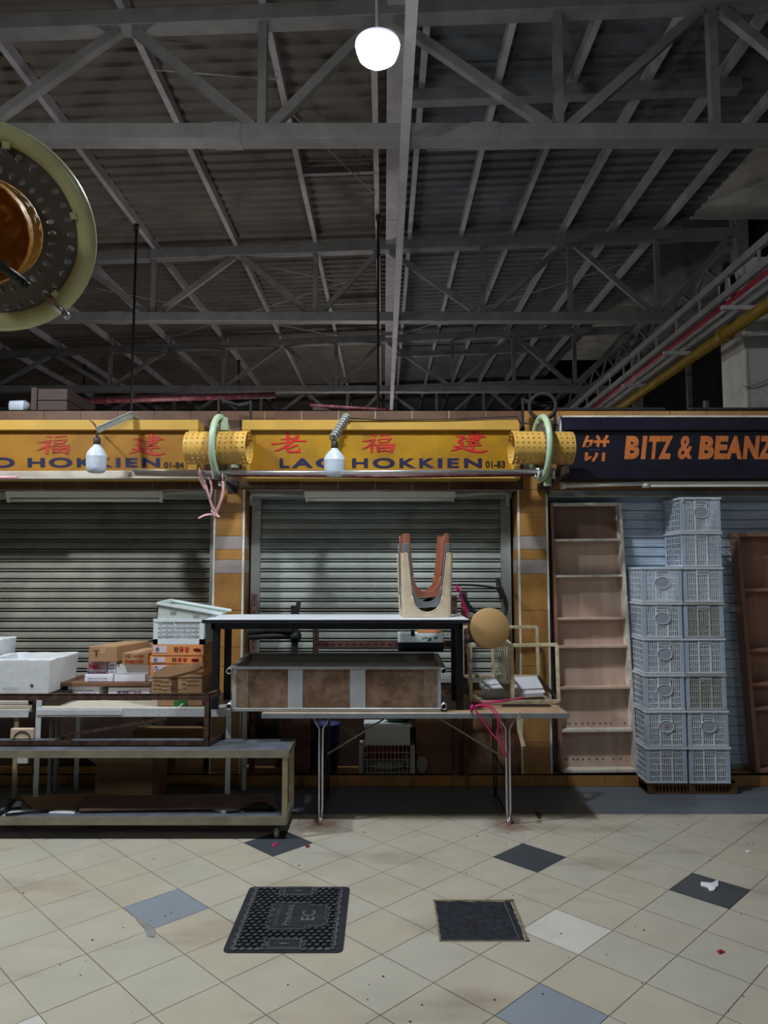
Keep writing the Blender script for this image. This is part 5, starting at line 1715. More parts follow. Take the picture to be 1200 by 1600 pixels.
dv.build('barred_divider', M['rack_cream'], t)


def sheaf(label, pts, Y0, Y1):
    n = 7
    c = MB()
    for k in range(n):
        P = []
        for (x, y, s) in pts:
            Y = Y0 + (Y1 - Y0) * s
            q = W(x + random.uniform(-2.0, 2.0), y, Y)
            P.append(q + Vector((0, 0, .004 * k)))
        c.hexa([P[0], P[1], P[2], P[3]] + [p + Vector((0, 0, .0025)) for p in P])
    return tag(c.build('paper_sheaf', M['paper']), label, 'papers')


sheaf('loose white papers in the rack on the stool side of the barred divider', [(757, 1089, 0), (792, 1089, 0), (775, 1065, 1), (750, 1070, 1)], 5.14, 5.42)
sheaf('thick white papers in the rack on the pier side of the barred divider', [(804, 1091, 0), (850, 1088, 0), (838, 1062, 1), (800, 1063, 1)], 5.14, 5.42)
tag(MB().hexa([Vector((.80, 4.98, ZF + .002)), Vector((1.14, 4.98, ZF + .002)), Vector((1.13, 5.04, ZF + .002)), Vector((.83, 5.04, ZF + .002))] + [q + Vector((0, 0, .006)) for q in (Vector((.80, 4.98, ZF + .002)), Vector((1.14, 4.98, ZF + .002)), Vector((1.13, 5.04, ZF + .002)), Vector((.83, 5.04, ZF + .002)))]).build('wood_slip', M['old_wood']), 'dark slip of wood lying under the cream rack', 'timber')

# round wooden stool lying with its seat towards us
sc2 = W(766, 981.5, 4.97)
axs = Vector((.10, -1, .12)).normalized()
rs = 31.5 / FPX * (sc2.y * math.cos(PITCH) + (sc2.z - CAM_H) * math.sin(PITCH))
t = thing('round_stool', 'round light wooden stool on its side with seat facing out, beside the black table', 'stool', sc2)
MB().lathe([(0, 0), (rs * .97, 0), (rs, -.004), (rs * 1.01, -.012), (rs * 1.0, -.034), (rs * .97, -.04), (0, -.04)], sc2, axs, 48).build('seat', M['stool_wood'], t)
ua = axs.cross(Vector((0, 0, 1))).normalized()
ub = axs.cross(ua).normalized()
for k in range(4):
    th_ = math.pi / 4 + k * math.pi / 2
    q = sc2 - axs * .04 + (ua * math.cos(th_) + ub * math.sin(th_)) * rs * .72
    e = sc2 - axs * .40 + (ua * math.cos(th_) + ub * math.sin(th_)) * rs * .82
    MB().tube([q, e], [.016, .012], 10).build('leg', M['stool_leg'], t)
rr_ = MB()
rr_.torus(sc2 - axs * .22, axs, rs * .76, .008, 30, 8)
rr_.build('stretcher_ring', M['stool_leg'], t)

# pink raffia on the table edge and at the table corner
c = MB()
for pts in ([(738, 1101), (750, 1120), (768, 1145), (782, 1162), (790, 1182)], [(742, 1103), (765, 1106), (774, 1118), (779, 1135), (776, 1148), (783, 1164)], [(745, 1102), (768, 1104), (780, 1122), (787, 1150), (788, 1170), (792, 1184)]):
    ribbon(c, pts, 4.735, .006, .5, .008)
for pts in ([(735, 1097), (760, 1097), (795, 1093), (820, 1090)], [(738, 1098), (780, 1097), (806, 1091)]):
    ribbon(c, pts, 5.02, .006, .5, .004)
c.tube([W(737, 1103, 4.74), Vector((W(737, 1103, 4.74).x, 4.76, ZF + .014)), Vector((W(736, 1100, 5.02).x, 5.02, ZF + .02))], .008, 6)
tag(c.build('raffia_string', M['string_pink']), 'bright pink raffia tied to the rack and hanging over the table edge', 'string')
c = MB()
for pts in ([(712, 915), (718, 925), (724, 945), (732, 968)], [(716, 916), (722, 935), (734, 962)], [(708, 918), (716, 921), (722, 918)], [(710, 924), (718, 920), (712, 912)], [(722, 948), (733, 968), (736, 974)]):
    ribbon(c, pts, 5.32, .007, .5, .02)
tag(c.build('raffia_string', M['string_pink']), 'bright pink raffia bundle tied behind the corner of the black table top', 'string')
c = MB()
for pts, w in (([(718, 928), (728, 944), (738, 955), (745, 956)], .012), ([(722, 926), (734, 946), (744, 957)], .010), ([(700, 914), (735, 914), (765, 917), (779, 922), (788, 940), (790, 958), (778, 975)], .009), ([(783, 918), (791, 940), (791, 955), (786, 966)], .012)):
    ribbon(c, pts, 5.55, w, 1, .005)
c.tube([W(778, 906, 5.85), W(779, 915, 5.6), W(780, 921, 5.55)], .02, 8)
tag(c.build('black_hose', M['black_rubber']), 'loop of black hose hanging behind the round wooden stool', 'hose')
c = MB()
pts = [(812, 1113), (810, 1125), (811, 1140), (815, 1155), (818, 1166)]
ws = [.006, .012, .013, .013, .014]
P = [W(x, y, 4.73 + .01 * math.sin(i)) for i, (x, y) in enumerate(pts)]
for i in range(4):
    a, b = P[i], P[i + 1]
    c.hexa([a + Vector((-ws[i], 0, 0)), a + Vector((ws[i], 0, 0)), b + Vector((ws[i + 1], 0, 0)), b + Vector((-ws[i + 1], 0, 0))] + [q + Vector((0, .003, 0)) for q in (a + Vector((-ws[i], 0, 0)), a + Vector((ws[i], 0, 0)), b + Vector((ws[i + 1], 0, 0)), b + Vector((-ws[i + 1], 0, 0)))])
tag(c.build('peeling_strip', M['tape_strip']), 'curled buff strip peeling down from the folding table edge', 'strip')

# ================================================================== BEHIND THE TUB
t = thing('slotted_rack', 'red-brown slotted-angle rack standing behind the metal tub', 'rack', (-.3, 5.6, .09))
YK = 5.62
xl_, xr_ = WX(392, 980, YK), WX(706, 1030, YK)


def slotted(name, p0, p1, a, b, slots, w=.045):
    c = MB().angle(p0, p1, w, .004, a, b)
    o = c.build(name, M['rust_red'], t)
    s = MB()
    p0, p1 = Vector(p0), Vector(p1)
    d = (p1 - p0).normalized()
    k = int((p1 - p0).length / .055)
    for i in range(k):
        q = p0 + d * (.03 + i * .055) + Vector(a).normalized() * w * .5
        s.bar(q - d * .013, q + d * .013, .007, .0012, b) if False else s.hexa([q + d * u + Vector(a).normalized() * v - Vector(b).normalized() * .001 for u, v in ((-.013, -.005), (.013, -.005), (.013, .005), (-.013, .005))] + [q + d * u + Vector(a).normalized() * v for u, v in ((-.013, -.005), (.013, -.005), (.013, .005), (-.013, .005))])
    s.build('slots', M['black_paint'], o)
    return o


slotted('upright', (xl_, YK, .09), (xl_, YK, WZ(928, YK)), (1, 0, 0), (0, 1, 0), True)
slotted('upright', (xr_, YK, .09), (xr_, YK, WZ(930, YK)), (1, 0, 0), (0, 1, 0), True)
zz = WZ(1012, YK)
slotted('shelf_beam', (WX(492, 1010, YK), YK - .003, zz), (xr_, YK - .003, zz), (0, 0, 1), (0, 1, 0), True, .05)
slotted('post', (WX(489, 1000, YK), YK - .004, .6), (WX(489, 1000, YK), YK - .004, WZ(960, YK)), (1, 0, 0), (0, 1, 0), True)
slotted('post', (WX(722, 1000, YK), YK + .004, .09), (WX(722, 1000, YK), YK + .004, WZ(925, YK)), (1, 0, 0), (0, 1, 0), True)
c = MB()
c.bar(W(460, 1014, 5.49), W(463, 958, 5.49), .045, .05, (0, 1, 0)).bar(W(463, 960, 5.49), W(467, 941, 5.49), .03, .045, (0, 1, 0)).bar(W(458, 960, 5.49), W(458, 946, 5.49), .03, .04, (0, 1, 0))
c.tube([W(388, 988, 5.5), W(420, 984, 5.5), W(458, 986, 5.47)], .03, 10).tube([W(388, 996, 5.49), W(425, 994, 5.47), W(466, 994, 5.49)], .02, 10).tube([W(456, 995, 5.48), W(468, 994, 5.46)], .035, 10)
c.bar(W(460, 1014, 5.49), Vector((W(460, 1014, 5.49).x, 5.49, ZF)), .045, .05, (0, 1, 0))
tag(c.build('black_clamp', M['black_rubber']), 'black jointed arm poking up behind the black table', 'clamp')
t = thing('printed_crate', 'small white plastic box with a green leaf print, under the black table top', 'box', (WX(658, 1000, 5.44), 5.44, zb2))
c = MB().box(WX(622, 1000, 5.44), WX(693, 1000, 5.44), 5.44, 5.58, WZ(1004.5, 5.44), WZ(989, 5.44))
c.build('box_body', M['plastic_white'], t, bevel=.006, seg=2)
c = MB().box(WX(622, 1000, 5.44), WX(693, 1000, 5.44), 5.442, 5.58, zb2 + .008, WZ(1005, 5.44))
c.box(WX(642, 990, 5.435), WX(648, 990, 5.435), 5.436, 5.45, WZ(993, 5.44), WZ(984, 5.44))
c.build('black_base', M['black_paint'], t)
c = MB().box(WX(652, 986, 5.45), WX(690, 986, 5.45), 5.46, 5.44, WZ(988.5, 5.45), WZ(984, 5.45))
c.build('rim', M['card_orange'], t)
f_ = lambda a, b: W(a, b, 5.4385)
c = MB()
lettering(c, 'Fresh', f_, 674, 659, 1000, 995, .0)
c.build('lettering', M['ink_black'], t)
MB().prism([(667, 1001.5), (672, 996), (674, 1000), (670, 1002)], f_, (0, -.0005, 0)).prism([(676, 996), (684, 994.5), (681, 999)], f_, (0, -.0005, 0)).build('leaf_print', M['ink_green'], t)

# ================================================================== UNDER THE FOLDING TABLE, ON THE KERB
ZK = .09
c = MB().hexa([Vector((WX(650, 1206, 5.70), 5.70, ZK)), Vector((WX(814, 1206, 5.70), 5.70, ZK)), Vector((WX(814, 1206, 5.70), 5.72, ZK)), Vector((WX(650, 1206, 5.70), 5.72, ZK)),
               Vector((WX(650, 1120, 5.80), 5.80, .70)), Vector((WX(812, 1120, 5.80), 5.80, .70)), Vector((WX(812, 1120, 5.80), 5.82, .70)), Vector((WX(650, 1120, 5.80), 5.82, .70))])
tag(c.build('plain_board', M['under_board']), 'wide plain brown board leaning on the shutter under the folding table', 'board')
t = thing('mesh_basket', 'mesh basket packed with red plastic, on the kerb under the folding table', 'basket', (WX(605, 1200, 5.67), 5.67, ZK))
x0, x1, z1 = WX(561, 1200, 5.67), WX(648, 1200, 5.67), WZ(1165, 5.67)
c = MB()
for i in range(15):
    c.box(x0 + (x1 - x0) * i / 14 - .002, x0 + (x1 - x0) * i / 14 + .002, 5.668, 5.674, ZK, z1)
for j in range(5):
    c.box(x0, x1, 5.667, 5.673, ZK + (z1 - ZK) * j / 4, ZK + (z1 - ZK) * j / 4 + .004)
c.box(x0, x0 + .025, 5.667, 5.86, ZK, z1).box(x1 - .03, x1, 5.667, 5.86, ZK, z1).box(x0, x1, 5.85, 5.86, ZK, z1).box(x0, x1, 5.667, 5.86, ZK, ZK + .006)
c.build('basket_frame', M['crate_dull'], t)


def lump(x0, x1, y0, y1, z0, z1, seed, n=14):
    rnd = random.Random(seed)
    vs, fs = [], []
    cx, cy = (x0 + x1) / 2, (y0 + y1) / 2
    for j in range(6):
        for i in range(n):
            a = 2 * math.pi * i / n
            rr = (math.sin(math.pi * (j + .4) / 6.0)) ** .5 * rnd.uniform(.82, 1.0)
            vs.append((cx + (x1 - x0) / 2 * rr * math.cos(a), cy + (y1 - y0) / 2 * rr * math.sin(a), z0 + (z1 - z0) * j / 5))
    for j in range(5):
        for i in range(n):
            fs.append((j * n + i, j * n + (i + 1) % n, (j + 1) * n + (i + 1) % n, (j + 1) * n + i))
    fs.append(tuple(reversed(range(n))))
    fs.append(tuple(5 * n + i for i in range(n)))
    return MB().add(vs, fs, 0, True)


tag(lump(x0 + .03, x1 - .034, 5.682, 5.84, ZK + .09, z1 + .0, 3).build('red_bag', M['bag_red']), 'crumpled red plastic bag inside the mesh basket', 'bag')
tag(lump(x0 + .04, x1 - .05, 5.68, 5.83, ZK + .008, ZK + .088, 5).build('grey_bag', M['clear_plastic']), 'crumpled grey plastic bag at the bottom of the mesh basket', 'bag')
t, zz = carton('dusty pale storage box on the mesh basket under the folding table', 570, 641, 1136, 1165, 5.67, .18, M['plastic_pale_green'], 'box', 'storage_box', z1 + .002)
c = MB().box(WX(568, 1136, 5.665), WX(643, 1136, 5.665), 5.662, 5.855, zz, zz + .02)
c.build('lid', M['plastic_white'], t, bevel=.004)
tag(lump(WX(598, 1130, 5.7), WX(648, 1130, 5.7), 5.69, 5.84, zz + .021, zz + .085, 9).build('green_bundle', M['green_plastic']), 'dark green bundle on the pale storage box', 'bundle')
c = MB()
bx = WX(510, 1160, 5.76)
c.lathe([(0, 0), (.085, 0), (.105, .34), (.112, .345), (.112, .365), (.104, .365), (.085, .02), (0, .02)], (bx, 5.76, ZK), n=28)
tag(c.build('blue_bin', M['bin_blue']), 'dark blue plastic bin in the shade under the folding table', 'bin')
tag(lump(WX(650, 1195, 5.665), WX(670, 1195, 5.665), 5.63 + .04, 5.695, ZK, WZ(1183, 5.66), 21).build('clear_bag', M['clear_plastic']), 'small crumpled clear bag standing against the plain brown board', 'bag')
c = MB().box(WX(440, 1130, 5.7), WX(486, 1130, 5.7), 5.68, 5.86, ZK, .52)
tag(c.build('maroon_box', M['rust_red'], bevel=.004), 'dark maroon slatted box in the shade beside the blue bin', 'box')
c = MB().box(WX(205, 1180, 5.68), WX(318, 1180, 5.68), 5.68, 5.82, ZK, .42)
tag(c.build('dark_carton', M['card_dark'], bevel=.005), 'shaded brown carton on the kerb behind the trolley', 'carton')


# ================================================================== STACKED CLEAR CRATES
CW, CD, CH, CP = .300, .335, .262, .2665


def crate(label, loc, plate, sticker, dull, group):
    t = thing('stacking_crate', label, 'crate', loc, group)
    m = M['crate_dull'] if dull else M['crate_clear']
    c = MB()
    r = .0032
    fx, fy, fz = .030, .03, .02
    yb_ = CD

    def panel(axis, pos, a0, a1, n):
        r = .0030
        for i in range(n + 1):
            s = a0 + (a1 - a0) * i / n
            if axis == 'y':
                c.box(s - r, s + r, pos - .002, pos + .002, .012, CH - .012)
            else:
                c.box(pos - .002, pos + .002, s - r, s + r, .012, CH - .012)
        for j in range(1, 6):
            z = CH * j / 6 + .004
            if axis == 'y':
                c.box(a0, a1, pos - .0035, pos + .0035, z - r * .9, z + r * .9)
            else:
                c.box(pos - .0035, pos + .0035, a0, a1, z - r * .9, z + r * .9)
    panel('y', .004, fx, CW - fx, 17)
    panel('y', yb_ - .004, fx, CW - fx, 10)
    panel('x', .004, fy, CD - fy, 8)
    panel('x', CW - .004, fy, CD - fy, 8)
    for s in (.106, .194):
        c.box(s - .005, s + .005, -.001, .006, 0, CH)
    c.box(.106, .194, -.001, .005, CH - .058, CH - .05)
    for j in range(9):
        y = .02 + (CD - .04) * j / 8
        c.box(.01, CW - .01, y - .006, y + .006, .002, .008)
    for i in range(8):
        x = .02 + (CW - .04) * i / 7
        c.box(x - .006, x + .006, .01, CD - .01, .002, .008)
    c.build('basket', m, t, local=True)
    e = .008
    for z0, z1 in ((CH - .014, CH), (0, .014)):
        c = MB()
        o = e if z0 > .1 else 0
        c.box(-o, CW + o, -o, .010, z0, z1).box(-o, CW + o, CD - .010, CD + o, z0, z1)
        c.box(-o, .010, .010, CD - .010, z0, z1).box(CW - .010, CW + o, .010, CD - .010, z0, z1)
        c.build('rim', m, t, local=True)
    for x0, x1 in ((0, fx), (CW - fx, CW)):
        for y0, y1 in ((0, .004), (CD - .004, CD)):
            c = MB().box(x0, x1, y0, y1, .012, CH - .012)
            xx = 0 if x0 == 0 else CW - .004
            ya = (0.004, .03) if y0 == 0 else (CD - .03, CD - .004)
            c.box(xx, xx + .004, ya[0], ya[1], .012, CH - .012)
            c.build('corner_post', M['crate_solid'], t, local=True)
    c = MB().box(.111, .189, -.003, .004, CH - .046, CH - .022)
    c.build('handle_slot', M['plate'], t, local=True)
    if plate:
        c = MB().prism([(.150 + .056 * math.cos(2 * math.pi * i / 32), .146 + .041 * math.sin(2 * math.pi * i / 32)) for i in range(32)], lambda a, b: Vector((a, -.004, b)), (0, .007, 0))
        ring = MB().tube([(.150 + .057 * math.cos(2 * math.pi * i / 36), -.005, .146 + .042 * math.sin(2 * math.pi * i / 36)) for i in range(36)], .003, 6, closed=True)
        o = c.build('oval_plate', M['plate'], t, local=True)
        ring.build('plate_rim', m, o, local=True)
        if sticker:
            s = MB().box(.141, .163, -.006, -.0045, .139, .160)
            s.build('red_sticker', M['ink_redbrown'], o, local=True)
            s = MB()
            lettering(s, '日', lambda a, b: Vector((a, -.0065, b)), .145, .159, .157, .142, .01)
            s.build('sticker_mark', M['paper'], o, local=True)
    return t


PY = 5.45
ZPAL = .082
cx_l, cx_r = WX(1008, 1150, PY) + .008, WX(1073.5, 1150, PY) + .010
G = 'stacked clear plastic crates'
protoP = crate('clear crate with an oval plate, second from bottom of the taller stack', (cx_r, PY, ZPAL + CP), True, False, False, G)
protoN = crate('clear crate without a plate, lowest of the taller stack', (cx_r + .003, PY, ZPAL), False, False, False, G)
protoD = crate('dusty clear crate without a plate, third from bottom of the taller stack', (cx_r - .004, PY + .004, ZPAL + 2 * CP), False, False, True, G)
protoS = crate('clear crate with a red sticker on its oval plate, second from bottom of shorter stack', (cx_l, PY, ZPAL + CP), True, True, False, G)
num = {3: 'fourth from bottom', 4: 'fourth from top', 5: 'third from top', 6: 'second from top', 7: 'topmost'}
for k, src in ((3, protoN), (4, protoD), (5, protoN), (6, protoN), (7, protoP)):
    dx = {3: -.004, 4: -.002, 5: .002, 6: .0, 7: .004}[k]
    last = dup(src, (cx_r + dx, PY + .002 * (k % 3), ZPAL + k * CP), ('dusty clear' if src is protoD else 'clear') + ' crate ' + ('with an oval plate' if src is protoP else 'without a plate') + ', ' + num[k] + ' of the taller stack', G)
dup(protoN, (cx_l - .002, PY + .004, ZPAL), 'clear crate without a plate, lowest of the shorter stack', G)
numl = {2: 'third from bottom', 3: 'third from top', 4: 'second from top', 5: 'topmost'}
for k in (2, 3, 4, 5):
    dup(protoP, (cx_l + (.003 if k % 2 else -.003), PY - .002 * (k % 2), ZPAL + k * CP), 'clear crate with an oval plate, %s of the shorter stack' % numl[k], G)
# small white sticker on the topmost crate
MB().lathe([(0, 0), (.010, 0), (.010, .0015), (0, .0015)], (.012, -.0105, .235), (0, 1, 0), 16).build('white_sticker', M['paper'], last, local=True)
# brown pallet
t = thing('slatted_pallet', 'low brown slatted plastic pallet under the clear crates', 'pallet', (cx_l, PY, 0))
c = MB()
pxa, pxb = cx_l + .005, WX(1152, 1220, 5.47)
c.box(pxa, pxb, 5.47, 5.482, .001, .014).box(pxa, pxb, 5.47, 5.482, .056, .08).box(pxa, pxb, 5.640, 5.652, .001, .08)
for i in range(26):
    s = pxa + (pxb - pxa - .012) * i / 25
    c.box(s, s + .012, 5.472, 5.65, .012, .058)
c.box(pxa, pxb, 5.482, 5.64, .066, .08)
c.build('slats', M['pallet_brown'], t)
for q in (0, .5, 1):
    s = pxa + (pxb - pxa - .05) * q
    MB().box(s, s + .05, 5.466, 5.652, .0, .08).build('block', M['pallet_brown'], t, bevel=.003)

# ================================================================== LEANING SHELF UNITS
def leaning_shelf(name, label, cor, depths, thick, stile, shelves, mats, shelf_cols=None, first_back=None):
    """cor: pixel corners tl, tr, br, bl of the front; depths: matching Y; shelves: pixel heights measured at the middle"""
    TL, TR, BR, BL = [W(p[0], p[1], y) for p, y in zip(cor, depths)]
    n = ((TR - TL).cross(BL - TL)).normalized()
    if n.y < 0:
        n = -n
    D = n * thick
    t = thing(name, label, 'shelf unit', (BL + BR) / 2)
    L = lambda s: TL.lerp(BL, s)
    R = lambda s: TR.lerp(BR, s)
    P = lambda u, s: L(s).lerp(R(s), u)

    def slab(a, b, c, d, dd, w):
        return [a, b, c, d, a + dd, b + dd, c + dd, d + dd]
    ws = stile / (TR - TL).length
    for nm, u0, u1, k in (('side_board', 0, ws, 0), ('side_board', 1 - ws, 1, 0)):
        MB().hexa(slab(P(u0, 0), P(u1, 0), P(u1, 1), P(u0, 1), D, 0)).build(nm, mats[0] if u0 == 0 else mats[1], t, bevel=.002)
    hh = stile / (BL - TL).length
    MB().hexa(slab(P(ws, 0), P(1 - ws, 0), P(1 - ws, hh), P(ws, hh), D, 0)).build('top_board', mats[2], t, bevel=.002)
    MB().hexa(slab(P(ws, 1 - hh), P(1 - ws, 1 - hh), P(1 - ws, 1), P(ws, 1), D, 0)).build('bottom_board', mats[1], t, bevel=.002)
    y0, y1 = (cor[0][1] + cor[1][1]) / 2, (cor[2][1] + cor[3][1]) / 2
    S = []
    for py in shelves:
        lo, hi = 0, 1
        mid = lambda s: P(.5, s)
        for _ in range(40):
            m_ = (lo + hi) / 2
            q = mid(m_)
            z = q.z - CAM_H
            d = q.y * math.cos(PITCH) + z * math.sin(PITCH)
            u = -q.y * math.sin(PITCH) + z * math.cos(PITCH)
            if 800 - FPX * u / d < py:
                lo = m_
            else:
                hi = m_
        S.append((lo + hi) / 2)
    for k, s in enumerate(S):
        MB().hexa(slab(P(ws, s - hh * .42), P(1 - ws, s - hh * .42), P(1 - ws, s + hh * .42), P(ws, s + hh * .42), D * .93, 0)).build('shelf_board', mats[3] if (k in (0, 1, 5) or not first_back) else mats[4], t, bevel=.0015)
    eps = D * .93
    if first_back:
        MB().hexa(slab(P(ws, hh) + eps, P(1 - ws, hh) + eps, P(1 - ws, S[0]) + eps, P(ws, S[0]) + eps, D * .07, 0)).build('dark_back_panel', first_back, t)  # darker brown panel, the shade below the sign put into its colour
        MB().hexa(slab(P(ws, S[0]) + eps, P(1 - ws, S[0]) + eps, P(1 - ws, 1 - hh) + eps, P(ws, 1 - hh) + eps, D * .07, 0)).build('back_panel', mats[4], t)
    else:
        MB().hexa(slab(P(ws, hh) + eps, P(1 - ws, hh) + eps, P(1 - ws, 1 - hh) + eps, P(ws, 1 - hh) + eps, D * .07, 0)).build('back_panel', mats[4], t)
    return t, P, D, S


t, P, D, S = leaning_shelf('shelf_unit', 'tall pale plywood shelf unit leaning on the shutter beside the clear crates', [(860, 786), (971, 785), (998, 1207), (876, 1208)], [5.69, 5.69, 5.67, 5.67], .10, .022,
                           [843.5, 900, 966.5, 1010.5, 1075, 1142], [M['shelf_brown'], M['shelf_white'], M['shelf_white'], M['shelf_white'], M['shelf_ply']], first_back=M['shelf_ply_dark'])
c = MB()
for k in range(11):
    u = .12 + .78 * k / 10
    for s in (.962, S[5] - .018):
        if random.random() < .8:
            q = P(u + random.uniform(-.02, .02), s) + D * .925
            c.lathe([(0, 0), (.007, 0), (.007, .001), (0, .001)], q, (0, -1, 0), 10)
c.build('nail_stains', M['rust'], t)
leaning_shelf('shelf_unit', 'reddish brown timber shelf unit leaning on the shutter under BEANZ', [(1150, 833), (1275, 831), (1318, 1205), (1182, 1208)], [5.68, 5.68, 5.665, 5.665], .115, .03,
              [921, 1015, 1068.5, 1106.5], [M['shelf_brown'], M['shelf_brown'], M['shelf_brown'], M['shelf_brown'], M['cabinet_ply']])

# ================================================================== COVERS IN THE FLOOR
mx0, mx1, my0, my1 = -.700, -.178, 3.245, 3.892
t = thing('manhole_cover', 'dark rectangular manhole cover with raised honeycomb pattern', 'manhole cover', ((mx0 + mx1) / 2, (my0 + my1) / 2, 0))
bw = .04


def rrect(x0, x1, y0, y1, r, n=5):
    o = []
    for cx, cy, a in ((x1 - r, y1 - r, 0), (x0 + r, y1 - r, 90), (x0 + r, y0 + r, 180), (x1 - r, y0 + r, 270)):
        for i in range(n + 1):
            th_ = math.radians(a + 90 * i / n)
            o.append((cx + r * math.cos(th_), cy + r * math.sin(th_)))
    return o


MB().prism(rrect(mx0, mx1, my0, my1, .03), lambda a, b: Vector((a, b, .0005)), (0, 0, .004)).build('frame', M['cast_black'], t)
c = MB().prism(rrect(mx0 + bw, mx1 - bw, my0 + .02, my1 - .02, .006), lambda a, b: Vector((a, b, .004)), (0, 0, .002))
pl = c.build('cover_plate', M['cast_black'], t)
c = MB()
X0, X1, Y0_, Y1_ = mx0 + bw + .008, mx1 - bw - .008, my0 + .03, my1 - .03
hr = .0195
blank = [((mx0 + mx1) / 2 - .085, (mx0 + mx1) / 2 + .055, 3.45, 3.70), ((mx0 + mx1) / 2 + .02, (mx0 + mx1) / 2 + .15, 3.49, 3.65), ((mx0 + mx1) / 2 - .07, (mx0 + mx1) / 2 + .07, Y1_ - .07, Y1_ + .02), ((mx0 + mx1) / 2 - .07, (mx0 + mx1) / 2 + .07, Y0_ - .0, Y0_ + .07)]
i = 0
yy = Y0_
while yy < Y1_:
    xx = X0 + (hr * .866 if i % 2 else 0)
    while xx < X1:
        if not any(a - .012 < xx < b + .012 and cc - .012 < yy < d + .012 for a, b, cc, d in blank):
            pts = [(xx + hr * math.cos(math.radians(60 * k + 30)), yy + hr * math.sin(math.radians(60 * k + 30))) for k in range(6)]
            for k in range(6):
                a, b = pts[k], pts[(k + 1) % 6]
                c.bar((a[0], a[1], .0075), (b[0], b[1], .0075), .0048, .004)
            for k in range(3):
                th_ = math.radians(60 * k)
                c.bar((xx - .007 * math.cos(th_), yy - .007 * math.sin(th_), .0065), (xx + .007 * math.cos(th_), yy + .007 * math.sin(th_), .0065), .004, .002)
        xx += hr * 1.732
    yy += hr * 1.5
    i += 1
c.bar((mx0 + bw, my0 + .02, .007), (mx0 + bw, my1 - .02, .007), .005, .004).bar((mx1 - bw, my0 + .02, .007), (mx1 - bw, my1 - .02, .007), .005, .004)
c.bar((mx0 + bw, my0 + .02, .007), (mx1 - bw, my0 + .02, .007), .005, .004).bar((mx0 + bw, my1 - .02, .007), (mx1 - bw, my1 - .02, .007), .005, .004)
for a, b, cc, d in blank[2:]:
    for p, q in (((a, cc), (b, cc)), ((b, cc), (b, d)), ((b, d), (a, d)), ((a, d), (a, cc))):
        c.bar((p[0], p[1], .007), (q[0], q[1], .007), .004, .004)
    c.bar(((a + b) / 2 - .02, (cc + d) / 2, .007), ((a + b) / 2 + .02, (cc + d) / 2, .007), .01, .004)
c.build('raised_pattern', M['cast_ridge'], pl)
c = MB()
xm = (mx0 + mx1) / 2
# letters run away from the viewer, tops towards the left
f_ = lambda a, b: Vector((xm - b, 3.575 + a, .0085))
lettering(c, 'Product', f_, -.105, .105, .035, .002, .03)
lettering(c, 'COVER 50 EN 124', f_, -.11, .11, .078, .060, .0)
lettering(c, 'EC', lambda a, b: Vector((xm - b, 3.57 + a, .0085)), -.05, .05, -.045, -.11, .02)
c.build('raised_lettering', M['cast_ridge'], pl)

px0, px1, py0, py1 = .247, .650, 3.343, 3.748
t = thing('pit_cover', 'square recessed pit cover filled with rough black bitumen', 'manhole cover', ((px0 + px1) / 2, (py0 + py1) / 2, 0))
c = MB()
for a, b, cc, d in ((px0, px1, py1 - .012, py1), (px0, px1, py0, py0 + .006), (px0, px0 + .008, py0, py1), (px1 - .016, px1, py0, py1)):
    c.box(a, b, cc, d, .0003, .003)
c.build('frame', M['pit_frame'], t)
c = MB()
n = 30
vs, fs = [], []
rnd = random.Random(4)
for i in range(n + 1):
    for j in range(n + 1):
        e = 0 if i in (0, n) or j in (0, n) else rnd.uniform(0, .004)
        jx = rnd.uniform(-.003, .003)
        vs.append((px0 + .008 + jx + (px1 - px0 - .026) * i / n, py0 + .006 + (py1 - py0 - .022) * j / n + rnd.uniform(-.003, .003), .0008 + e))
for i in range(n):
    for j in range(n):
        q = i * (n + 1) + j
        fs.append((q, q + n + 1, q + n + 2, q + 1))
c.add(vs, fs, 0, True)
c.build('bitumen_fill', M['bitumen'], t)
MB().bar((px1 - .045, py0 + .01, .0045), (px1 - .052, py1 - .02, .0045), .004, .003).build('inner_edge', M['cast_ridge'], t)

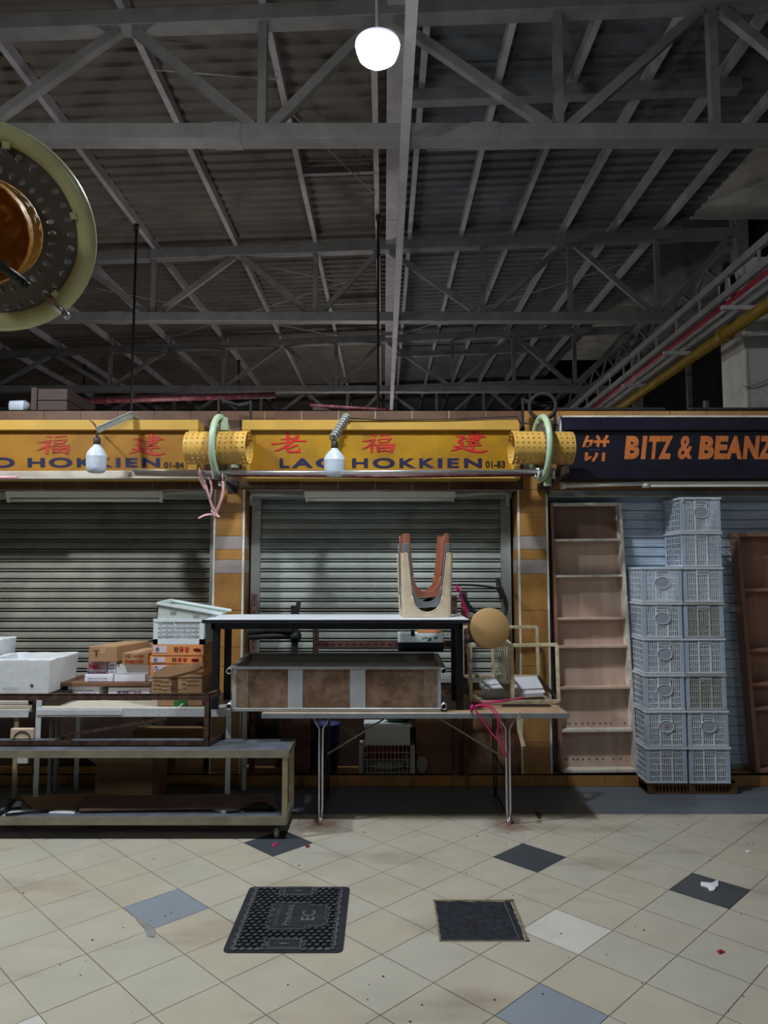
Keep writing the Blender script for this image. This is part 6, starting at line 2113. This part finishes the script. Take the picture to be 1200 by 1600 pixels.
# ================================================================== LITTER
pts = [(1095, 1380), (1112, 1380), (1122, 1376), (1122.5, 1386), (1119, 1388), (1116, 1393), (1109, 1393), (1106, 1388), (1095, 1384)]
flat_scrap('paper_scrap', 'torn white paper lying on the dark floor tile', pts, .001, M['paper'])
flat_scrap('paper_scrap', 'tiny white scrap on the floor beyond the dark tile with torn paper', [(1165, 1330), (1172, 1330), (1174, 1332), (1168, 1333)], .001, M['paper'])
flat_scrap('petal_scrap', 'magenta wrapper bits on the dark tile near the trolley caster', [(424, 1322), (430, 1317), (434, 1318), (428, 1323)], .001, M['string_pink'], cat='scrap')
flat_scrap('petal_scrap', 'crimson scrap on the beige floor just off the dark tile near the caster', [(477, 1323), (482, 1321), (485, 1323), (480, 1325)], .001, M['petal'], cat='scrap')
flat_scrap('dry_leaf', 'small red-brown leaf on the floor in front of the crates', [(1120, 1486), (1128, 1485), (1133, 1488), (1124, 1491)], .001, M['ink_redbrown'], cat='leaf')
flat_scrap('dry_leaf', 'small dark smudge of litter by the folding table foot, on the crate side', [(836, 1268), (846, 1271), (844, 1280), (840, 1279)], .001, M['leaf'], cat='leaf')
flat_scrap('tile_patch', 'pale mortar patch at the near corner of the blue-grey floor tile', [(212, 1436), (226, 1438), (243, 1452), (242, 1465), (230, 1464), (226, 1452)], .0003, M['clear_plastic'], cat='patch')
c = MB()
rnd = random.Random(8)
for i in range(95):
    x, y = rnd.uniform(-2.3, 2.4), rnd.uniform(2.6, 5.0)
    if mx0 - .02 < x < mx1 + .02 and my0 - .02 < y < my1 + .02:
        continue
    s = rnd.uniform(.0015, .006) * (1 if rnd.random() < .8 else 1.6)
    a = rnd.uniform(0, 6.28)
    q = [Vector((x + s * math.cos(a + k * 1.57) * (1 if k % 2 else .5), y + s * math.sin(a + k * 1.57), .0006)) for k in range(4)]
    c.hexa(q + [v + Vector((0, 0, .002)) for v in q])
tag(c.build('floor_debris', M['leaf']), 'fine dark crumbs and dry leaf bits scattered over the beige tiles', 'debris', kind='stuff')
